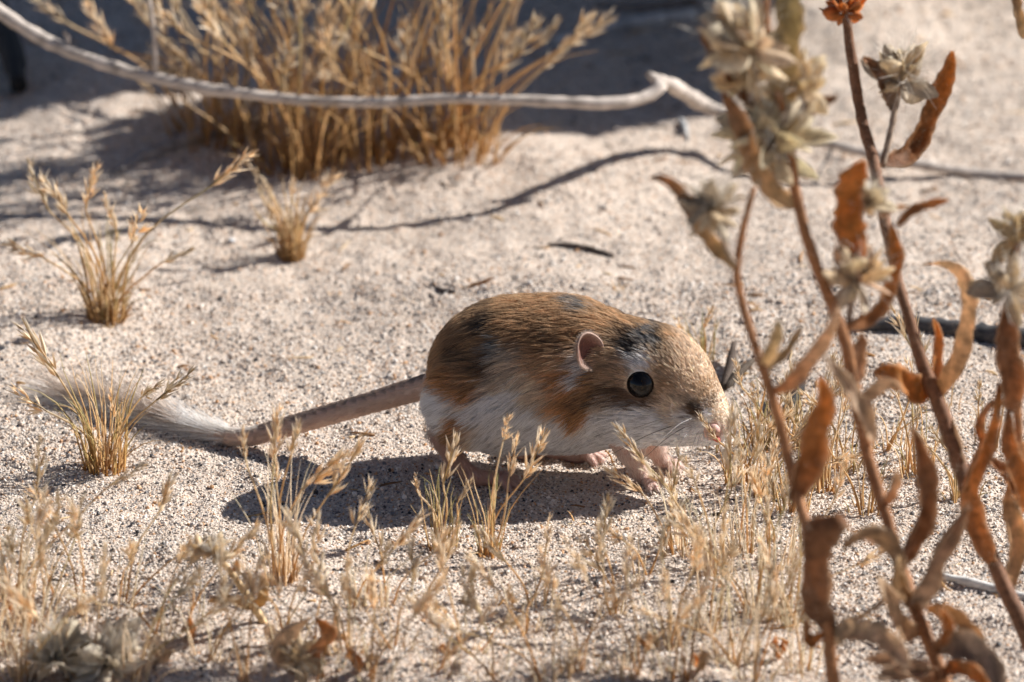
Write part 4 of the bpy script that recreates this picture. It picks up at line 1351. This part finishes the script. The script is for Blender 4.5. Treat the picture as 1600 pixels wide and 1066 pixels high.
def rat_mats():
    m, nt, out = newmat('rat_skin')
    L = nt.links.new
    at = N(nt, 'ShaderNodeAttribute', attribute_name='col')
    tc = N(nt, 'ShaderNodeTexCoord')
    nz = N(nt, 'ShaderNodeTexNoise', i_Scale=1400.0, i_Detail=3.0); L(tc.outputs['Object'], nz.inputs['Vector'])
    pb = N(nt, 'ShaderNodeBsdfPrincipled'); pb.inputs['Roughness'].default_value = .55
    pb.inputs['Subsurface Weight'].default_value = .25
    pb.inputs['Subsurface Radius'].default_value = (.002, .001, .0006)
    pb.inputs['Subsurface Scale'].default_value = 1.0
    L(at.outputs['Color'], pb.inputs['Base Color'])
    bp = N(nt, 'ShaderNodeBump', i_Strength=.4, i_Distance=.0004); L(nz.outputs[0], bp.inputs['Height']); L(bp.outputs[0], pb.inputs['Normal'])
    L(pb.outputs[0], out.inputs[0])
    f, nt, out = newmat('rat_fur')
    L = nt.links.new
    at = N(nt, 'ShaderNodeAttribute', attribute_name='col')
    df = N(nt, 'ShaderNodeBsdfPrincipled'); df.inputs['Roughness'].default_value = .5
    df.inputs['Specular IOR Level'].default_value = .35
    tr = N(nt, 'ShaderNodeBsdfTranslucent')
    ms = N(nt, 'ShaderNodeMixShader'); ms.inputs[0].default_value = .5
    L(at.outputs['Color'], df.inputs['Base Color']); L(at.outputs['Color'], tr.inputs[0])
    L(df.outputs[0], ms.inputs[1]); L(tr.outputs[0], ms.inputs[2]); L(ms.outputs[0], out.inputs[0])
    e, nt, out = newmat('rat_eye')
    pb = N(nt, 'ShaderNodeBsdfPrincipled'); pb.inputs['Base Color'].default_value = (.006, .005, .005, 1)
    pb.inputs['Roughness'].default_value = .06; pb.inputs['Specular IOR Level'].default_value = .32
    nt.links.new(pb.outputs[0], out.inputs[0])
    return m, f, e


M_SKIN, M_FUR, M_EYE = rat_mats()


def make_rat():
    root = thing('kangaroo_rat', (0, 0, 0), 'tan and white kangaroo rat with long tufted tail, crouching on the sand', 'rodent')
    limb, tail = zones(RV)
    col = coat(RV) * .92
    n_up = np.zeros(len(RV))
    col[limb] = SKIN
    col[np.linalg.norm(RV - on_skin(1114, 672), axis=1) < .0040] = (.60, .42, .36)
    zt = RV[tail]
    # tail: dark above, pinkish at the sides, paler below
    ti = np.argmin(((zt[:, None, :] - TP[None]) ** 2).sum(-1), 1)
    rel = (zt[:, 2] - TP[ti, 2]) / TR[ti]
    s = np.clip((rel - .6) / .3, 0, 1)[:, None]
    col[tail] = np.array((.60, .43, .34)) * (1 - s) + np.array((.26, .19, .15)) * s
    me = bpy.data.meshes.new('body')
    me.vertices.add(len(RV)); me.vertices.foreach_set('co', RV.astype(np.float32).ravel())
    me.loops.add(RQ.size); me.loops.foreach_set('vertex_index', RQ.astype(np.int32).ravel())
    me.polygons.add(len(RQ)); me.polygons.foreach_set('loop_start', np.arange(0, RQ.size, 4, dtype=np.int32))
    me.polygons.foreach_set('use_smooth', np.ones(len(RQ), bool))
    me.update(calc_edges=True); me.validate()
    ca = me.color_attributes.new('col', 'FLOAT_COLOR', 'POINT')
    c4 = np.ones((len(RV), 4), np.float32); c4[:, :3] = col
    ca.data.foreach_set('color', c4.ravel())
    me.materials.append(M_SKIN)
    body = link('body', me, root)
    nor = np.zeros(len(RV) * 3, np.float32); me.vertices.foreach_get('normal', nor); nor = nor.reshape(-1, 3)
    return root, body, nor, limb, tail


RAT, RBODY, RN, RLIMB, RTAIL = make_rat()
EYE = atY(1001, 599, -.0183); ER = .0052
EYE2 = atY(1022, 590, .0085)
EARC = atY(919, 548, -.0178)
EARC2 = atY(934, 542, .0180)


def hair_object(name, pts, rad, col, parent):
    """pts (n, k, 3), rad (k,) or (n, k), col (n, k, 3)"""
    n, k, _ = pts.shape
    hc = bpy.data.hair_curves.new(name)
    hc.add_curves([k] * n)
    hc.points.foreach_set('position', pts.astype(np.float32).ravel())
    rr = np.broadcast_to(rad, (n, k)).astype(np.float32)
    a = hc.attributes.get('radius') or hc.attributes.new('radius', 'FLOAT', 'POINT')
    a.data.foreach_set('value', np.ascontiguousarray(rr).ravel())
    c = hc.attributes.new('col', 'FLOAT_COLOR', 'POINT')
    c4 = np.ones((n * k, 4), np.float32); c4[:, :3] = np.clip(col, 0, 1).reshape(-1, 3)
    c.data.foreach_set('color', c4.ravel())
    hc.materials.append(M_FUR)
    o = link(name, hc, parent)
    return o


def sample(n, mask_v):
    T = np.vstack([RQ[:, [0, 1, 2]], RQ[:, [0, 2, 3]]])
    T = T[mask_v[T].all(1)]
    a, b, c = RV[T[:, 0]], RV[T[:, 1]], RV[T[:, 2]]
    ar = np.linalg.norm(np.cross(b - a, c - a), axis=1)
    i = RNG.choice(len(T), n, p=ar / ar.sum())
    r1 = np.sqrt(RNG.random(n)); r2 = RNG.random(n)
    w = np.stack([1 - r1, r1 * (1 - r2), r1 * r2], 1)
    p = (RV[T[i]] * w[:, :, None]).sum(1)
    nn = (RN[T[i]] * w[:, :, None]).sum(1)
    nn /= np.linalg.norm(nn, axis=1)[:, None]
    return p, nn


def unit(a):
    return a / np.maximum(np.linalg.norm(a, axis=-1, keepdims=True), 1e-12)


def fur():
    n = 105000
    p, nn = sample(n, ~RLIMB & ~RTAIL)
    u, v = px(p)
    keep = (np.linalg.norm(p - EYE, axis=1) > ER * 1.02) & (np.linalg.norm(p - EYE2, axis=1) > ER * 1.02)
    for ec in (EARC, EARC2):
        keep &= np.linalg.norm((p - ec) * np.array((1.2, .5, .8)), axis=1) > .0036
    keep &= np.linalg.norm(p - on_skin(1113, 671), axis=1) > .0032
    p, nn, u, v = p[keep], nn[keep], u[keep], v[keep]
    n = len(p)
    hw = np.clip((u - 915) / 80, 0, 1)[:, None]            # head weight
    side = np.clip(1 - nn[:, 2:3], 0, 1.2)
    dbody = unit(np.concatenate([np.full((n, 1), -1.), np.full((n, 1), .05), -.45 * side], 1))
    dhead = unit(p - NOSE - np.array((0, 0, .002)))
    d = dbody * (1 - hw) + dhead * hw
    for k_, (s, a) in enumerate([(.006, .28), (.002, .20)]):
        d = d + a * np.stack([vnoise3(p, s, 41 + k_), vnoise3(p, s, 51 + k_), vnoise3(p, s, 61 + k_)], 1) * (1 - .4 * hw)
    d = d + RNG.standard_normal((n, 3)) * .10
    t = unit(d - nn * (d * nn).sum(1)[:, None])
    L = np.interp(u, [690, 740, 900, 960, 1010, 1060, 1100, 1125], [6.5, 7.2, 7.2, 5.4, 3.8, 2.8, 1.7, .7]) * .001
    L = L * RNG.uniform(.7, 1.15, n) * np.interp(nn[:, 2], [-.8, -.3, 0], [.5, .8, 1.0])
    de = np.linalg.norm(p - EYE, axis=1)
    L = np.where(de < ER * 1.5, L * .55, L)
    L = np.where((np.linalg.norm(p - EARC, axis=1) < .009), L * .7, L)
    lift = np.interp(u, [690, 900, 1000, 1120], [.50, .50, .42, .42]) + .13 * RNG.standard_normal(n)
    lift += .10 * vnoise3(p, .003, 77)
    fr = np.linspace(0, 1, 6)
    pts = p[:, None] + t[:, None] * (L[:, None] * fr)[:, :, None] + nn[:, None] * (L * lift)[:, None, None] * (fr - .45 * fr ** 2.2)[None, :, None]
    pts[:, :, 2] -= (L[:, None] * .10 * fr ** 2)
    # strands gather into small locks towards the tip
    cell = np.floor(p / .0014 + RNG.random(3)).astype(np.int64)
    key = (cell[:, 0] * 73856093 ^ cell[:, 1] * 19349663 ^ cell[:, 2] * 83492791)
    _, inv = np.unique(key, return_inverse=True)
    cnt = np.bincount(inv)[:, None]
    tipm = np.stack([np.bincount(inv, pts[:, -1, j]) for j in range(3)], 1) / cnt
    pull = (tipm[inv] - pts[:, -1]) * RNG.uniform(.3, .85, n)[:, None] * (1 - .4 * hw)
    pts = pts + pull[:, None] * (fr ** 1.6)[None, :, None]
    c = coat(p, 10.0) * RNG.normal(1, .20, n)[:, None].clip(.5, 1.5)
    lum = c.mean(1)
    lockv = RNG.normal(1, .14, inv.max() + 1)[inv][:, None]
    c = c * lockv
    col = np.repeat(c[:, None], 6, 1)
    root = np.minimum(c * .80, .9) * np.array((.9, .95, 1.05))
    col = root[:, None] * (1 - np.clip(fr * 2.2, 0, 1))[None, :, None] + col * np.clip(fr * 2.2, 0, 1)[None, :, None]
    # dark guard hairs on the back
    dark = (RNG.random(n) < np.where((lum < .30) & (lum > .08), .16, 0.0))
    col[dark, 3:] *= .35
    rad = np.array([.060, .062, .058, .050, .034, .010]) * .001 * RNG.uniform(.75, 1.3, n)[:, None]
    hair_object('fur', pts, rad, col, RBODY)

    # short hair on legs, feet and tail
    p, nn = sample(15000, RLIMB)
    low = np.clip(p[:, 2] / .012, 0, 1)
    d = unit(np.array((.25, 0, -1.)) + RNG.standard_normal((len(p), 3)) * .25)
    t = unit(d - nn * (d * nn).sum(1)[:, None])
    L = (1.1 + 2.8 * low) * .001 * RNG.uniform(.6, 1.1, len(p))
    pts = p[:, None] + t[:, None] * (L[:, None] * fr)[:, :, None] + nn[:, None] * (L * .35)[:, None, None] * (fr - .5 * fr ** 2)[None, :, None]
    front = p[:, 0] > .015
    cc = np.where(front[:, None], np.array((.88, .78, .71)), np.array((.60, .46, .40))) * RNG.normal(1, .1, len(p))[:, None]
    hair_object('leg_fur', pts, np.array([.03, .03, .028, .024, .016, .006]) * .001, np.repeat(cc[:, None], 6, 1), RBODY)

    p, nn = sample(15000, RTAIL)
    ti = np.argmin(((p[:, None, :] - TP[None, ::2]) ** 2).sum(-1), 1) * 2
    tt = unit(np.gradient(TP, axis=0))[np.minimum(ti, 39)]
    t = unit(tt + RNG.standard_normal(p.shape) * .12)
    f = ti / 39.0
    L = np.interp(f, [0, .45, .58, .66, .8, 1], [1.3, 1.5, 2.2, 3.6, 4.5, 5.0]) * .001 * RNG.uniform(.6, 1.2, len(p))
    lift = np.interp(f, [0, .5, .65, 1], [.18, .22, .4, .6])
    up_ = nn[:, 2]
    pts = p[:, None] + t[:, None] * (L[:, None] * fr)[:, :, None] + nn[:, None] * (L * lift)[:, None, None] * (fr - .4 * fr ** 2)[None, :, None]
    top = np.clip((up_ - .62) / .3, 0, 1)[:, None]
    tuftw = np.clip((f - .5) / .12, 0, 1)[:, None]
    pale = np.array((.66, .50, .40)) * (1 - tuftw) + np.array((.74, .70, .64)) * tuftw
    darkc = np.array((.24, .18, .15)) * (1 - tuftw) + np.array((.58, .50, .44)) * tuftw
    band = ((f > .5) & (f < .68))[:, None]
    darkc = np.where(band, np.array((.85, .80, .74)), darkc)
    cc = (pale * (1 - top) + darkc * top) * RNG.normal(1, .14, len(p))[:, None]
    pts[:, :, 2] = np.maximum(pts[:, :, 2], height(pts[:, :, 0].ravel(), pts[:, :, 1].ravel()).reshape(pts.shape[:2]) + .0003)
    hair_object('tail_fur', pts, np.array([.035, .035, .032, .028, .02, .006]) * .001, np.repeat(cc[:, None], 6, 1), RBODY)

    # the brush at the end of the tail
    n = 2400
    i = RNG.integers(22, 40, n)
    tt = unit(np.gradient(TP, axis=0))[i]
    ang = RNG.uniform(0, 6.283, n)
    side = unit(np.cross(tt, np.array((0, 0, 1.)))); upv = np.cross(side, tt)
    rd = np.cos(ang)[:, None] * side + np.sin(ang)[:, None] * upv
    p = TP[i] + rd * TR[i][:, None] * .8
    L = np.interp(i, [22, 28, 39], [.012, .026, .026]) * RNG.uniform(.35, 1.25, n)
    d = unit(tt + rd * np.array((.9, .9, .62)) * RNG.uniform(.1, .65, n)[:, None] + RNG.standard_normal((n, 3)) * .05 + np.array((0, 0, .14)) + np.array((0, 0, .22)) * np.clip(np.sin(ang), 0, 1)[:, None])
    pts = p[:, None] + d[:, None] * (L[:, None] * fr)[:, :, None]
    pts[:, :, 2] -= .12 * L[:, None] * fr ** 2
    pts[:, :, 2] = np.maximum(pts[:, :, 2], height(pts[:, :, 0].ravel(), pts[:, :, 1].ravel()).reshape(pts.shape[:2]) + .0004)
    top = np.clip((np.sin(ang) + .1) / .5, 0, 1)[:, None]
    cc = np.array((.92, .89, .84)) * (1 - top) + np.array((.56, .47, .40)) * top
    cc = np.where((i < 27)[:, None], np.array((.92, .89, .85)), cc)
    cc = cc * RNG.normal(1, .3, n)[:, None].clip(.35, 1.5)
    hair_object('tail_brush', pts, np.array([.055, .055, .052, .046, .034, .010]) * .001, np.repeat(cc[:, None], 6, 1), RBODY)


fur()


def ball_mesh(name, r, mat, seg=32, sx=1, sy=1, sz=1, col=(.5, .3, .25)):
    import bmesh
    bm = bmesh.new()
    bmesh.ops.create_uvsphere(bm, u_segments=seg, v_segments=seg // 2, radius=r)
    for v in bm.verts:
        v.co.x *= sx; v.co.y *= sy; v.co.z *= sz
    me = bpy.data.meshes.new(name); bm.to_mesh(me); bm.free()
    me.polygons.foreach_set('use_smooth', np.ones(len(me.polygons), bool))
    ca = me.color_attributes.new('col', 'FLOAT_COLOR', 'POINT')
    ca.data.foreach_set('color', np.tile(np.array((*col, 1), np.float32), len(me.vertices)))
    me.materials.append(mat)
    return me


em = ball_mesh('eye', ER, M_EYE)
for e in (EYE, EYE2):
    o = link('eye', em, RAT); o.location = e

# ears: thin rounded cups
def ear(c, outward, a, b, roll, depth=.0030):
    out = nrm(np.asarray(outward, float))
    upv = nrm(np.array((-.25, 0, 1.)) - out * (np.array((-.25, 0, 1.)) @ out))
    s = np.cross(upv, out)
    cr, sr = math.cos(roll), math.sin(roll)
    upv, s = upv * cr + s * sr, s * cr - upv * sr
    m = MB()
    nr, na = 9, 28
    vs, cs = [], []
    for i in range(nr + 1):
        r = i / nr
        for k in range(na):
            th = k / na * 6.283
            lob = 1 + .06 * math.cos(3 * th + .5)
            pp = c + upv * math.sin(th) * b * r * lob + s * math.cos(th) * a * r * lob + out * depth * (r ** 2.2 - .75)
            if math.sin(th) < 0:
                pp = pp + out * (-.0012) * r * (-math.sin(th))
            if r > .85:
                pp = pp + out * .0004
            vs.append(pp)
            cs.append(np.array((.20, .085, .065)) * (1 - r ** 5) + np.array((.52, .36, .29)) * r ** 5)
    f = [(i * na + k, i * na + (k + 1) % na, (i + 1) * na + (k + 1) % na, (i + 1) * na + k) for i in range(nr) for k in range(na)]
    m.add(vs, f, cs)
    o = m.build('ear', M_EAR, RAT)
    sd = o.modifiers.new('thickness', 'SOLIDIFY'); sd.thickness = .0006; sd.offset = 0
    # fine hair on the rim
    n = 1800
    th = RNG.uniform(0, 6.283, n); r = RNG.uniform(.55, 1.02, n)
    p = c + upv * (np.sin(th) * b * r)[:, None] + s * (np.cos(th) * a * r)[:, None] + out * (depth * (r ** 2.2 - .75))[:, None]
    d = unit(upv * np.sin(th)[:, None] + s * np.cos(th)[:, None] + out * RNG.uniform(-.6, .4, n)[:, None] + RNG.standard_normal((n, 3)) * .3)
    fr = np.linspace(0, 1, 6)
    L = RNG.uniform(.0007, .0018, n)
    pts = p[:, None] + d[:, None] * (L[:, None] * fr)[:, :, None]
    cc = np.repeat((np.array((.66, .55, .47)) * RNG.normal(1, .1, n)[:, None])[:, None], 6, 1)
    hair_object('ear_fur', pts, np.array([.022, .022, .02, .018, .012, .005]) * .001, cc, o)


M_EAR = plant_mat('ear_skin', trans=.22, rough=.6, noise=1300, amt=.4, objvar=0, sheen=.1)
ear(EARC, (.60, -.76, .22), .0058, .0064, .12)
ear(EARC2, (.60, .76, .22), .0058, .0064, -.12)

# nose and mouth
NP = on_skin(1112, 667)
o = link('nose', ball_mesh('nose', .0023, M_SKIN, 20, 1.15, .9, .68, (.50, .30, .255)), RAT); o.location = NP + np.array((.0006, -.0008, .0)); o.rotation_euler = (0, R(30), R(-30))
for (u, v) in ((1108, 666), (1116, 669)):
    q = on_skin(u, v) + np.array((.0007, -.0020, 0))
    n_ = link('nostril', ball_mesh('nostril', .00042, M_SKIN, 10, 1.2, .8, .8, (.10, .03, .025)), o)
    n_.location = Vector(NP + (q - NP) * .8) - o.location
mo = link('mouth', ball_mesh('mouth', .0030, M_SKIN, 16, 1.0, .5, .40, (.55, .13, .09)), RAT)
mo.location = on_skin(1116, 681) + np.array((.0, -.0003, 0)); mo.rotation_euler = (0, R(40), R(-25))

# whiskers
wk = [((1085, 655), (945, 716), -.022, -.030, (.16, .14, .13)), ((1088, 658), (1000, 722), -.022, -.032, (.2, .17, .16)), ((1090, 660), (1042, 728), -.022, -.03, (.75, .72, .7)),
      ((1095, 664), (1072, 735), -.021, -.028, (.8, .78, .75)), ((1098, 666), (1084, 722), -.021, -.026, (.82, .8, .78)), ((1101, 668), (1096, 716), -.021, -.025, (.82, .8, .78)), ((1104, 670), (1106, 712), -.021, -.025, (.8, .78, .75)),
      ((1083, 650), (965, 688), -.022, -.030, (.7, .68, .66)), ((1086, 652), (990, 670), -.022, -.034, (.2, .17, .15)), ((1092, 650), (1030, 690), -.022, -.036, (.7, .68, .66)), ((1110, 660), (1160, 690), -.012, .002, (.7, .68, .66)), ((1112, 656), (1165, 660), -.010, .006, (.7, .68, .66)),
      ((1110, 652), (1150, 640), -.008, .014, (.7, .68, .66))]
for a, b, ya, ybb, c in wk:
    A = atY(a[0], a[1], ya + .004); E = atY(b[0], b[1], ybb)
    mid = A + (E - A) * .5 + np.array((0, -.0015, .0022))
    m = MB(); m.tube(crv([A, mid, E], 10), interp([.00016, .00012, .00005], 10), 4, c)
    m.build('whisker', M_FLOWER, RAT)

# claws
cm = MB()
for t, d in CLAWS:
    d = nrm(np.array((d[0], d[1], min(d[2], 0) - .15)))
    m = MB(); m.tube(crv([t - d * .0005, t + d * .0010, t + d * .0020 + np.array((0, 0, -.0003))], 5), interp([.0006, .0004, .0001], 5), 6, (.55, .45, .40))
    m.build('claw', M_STEM, RAT)
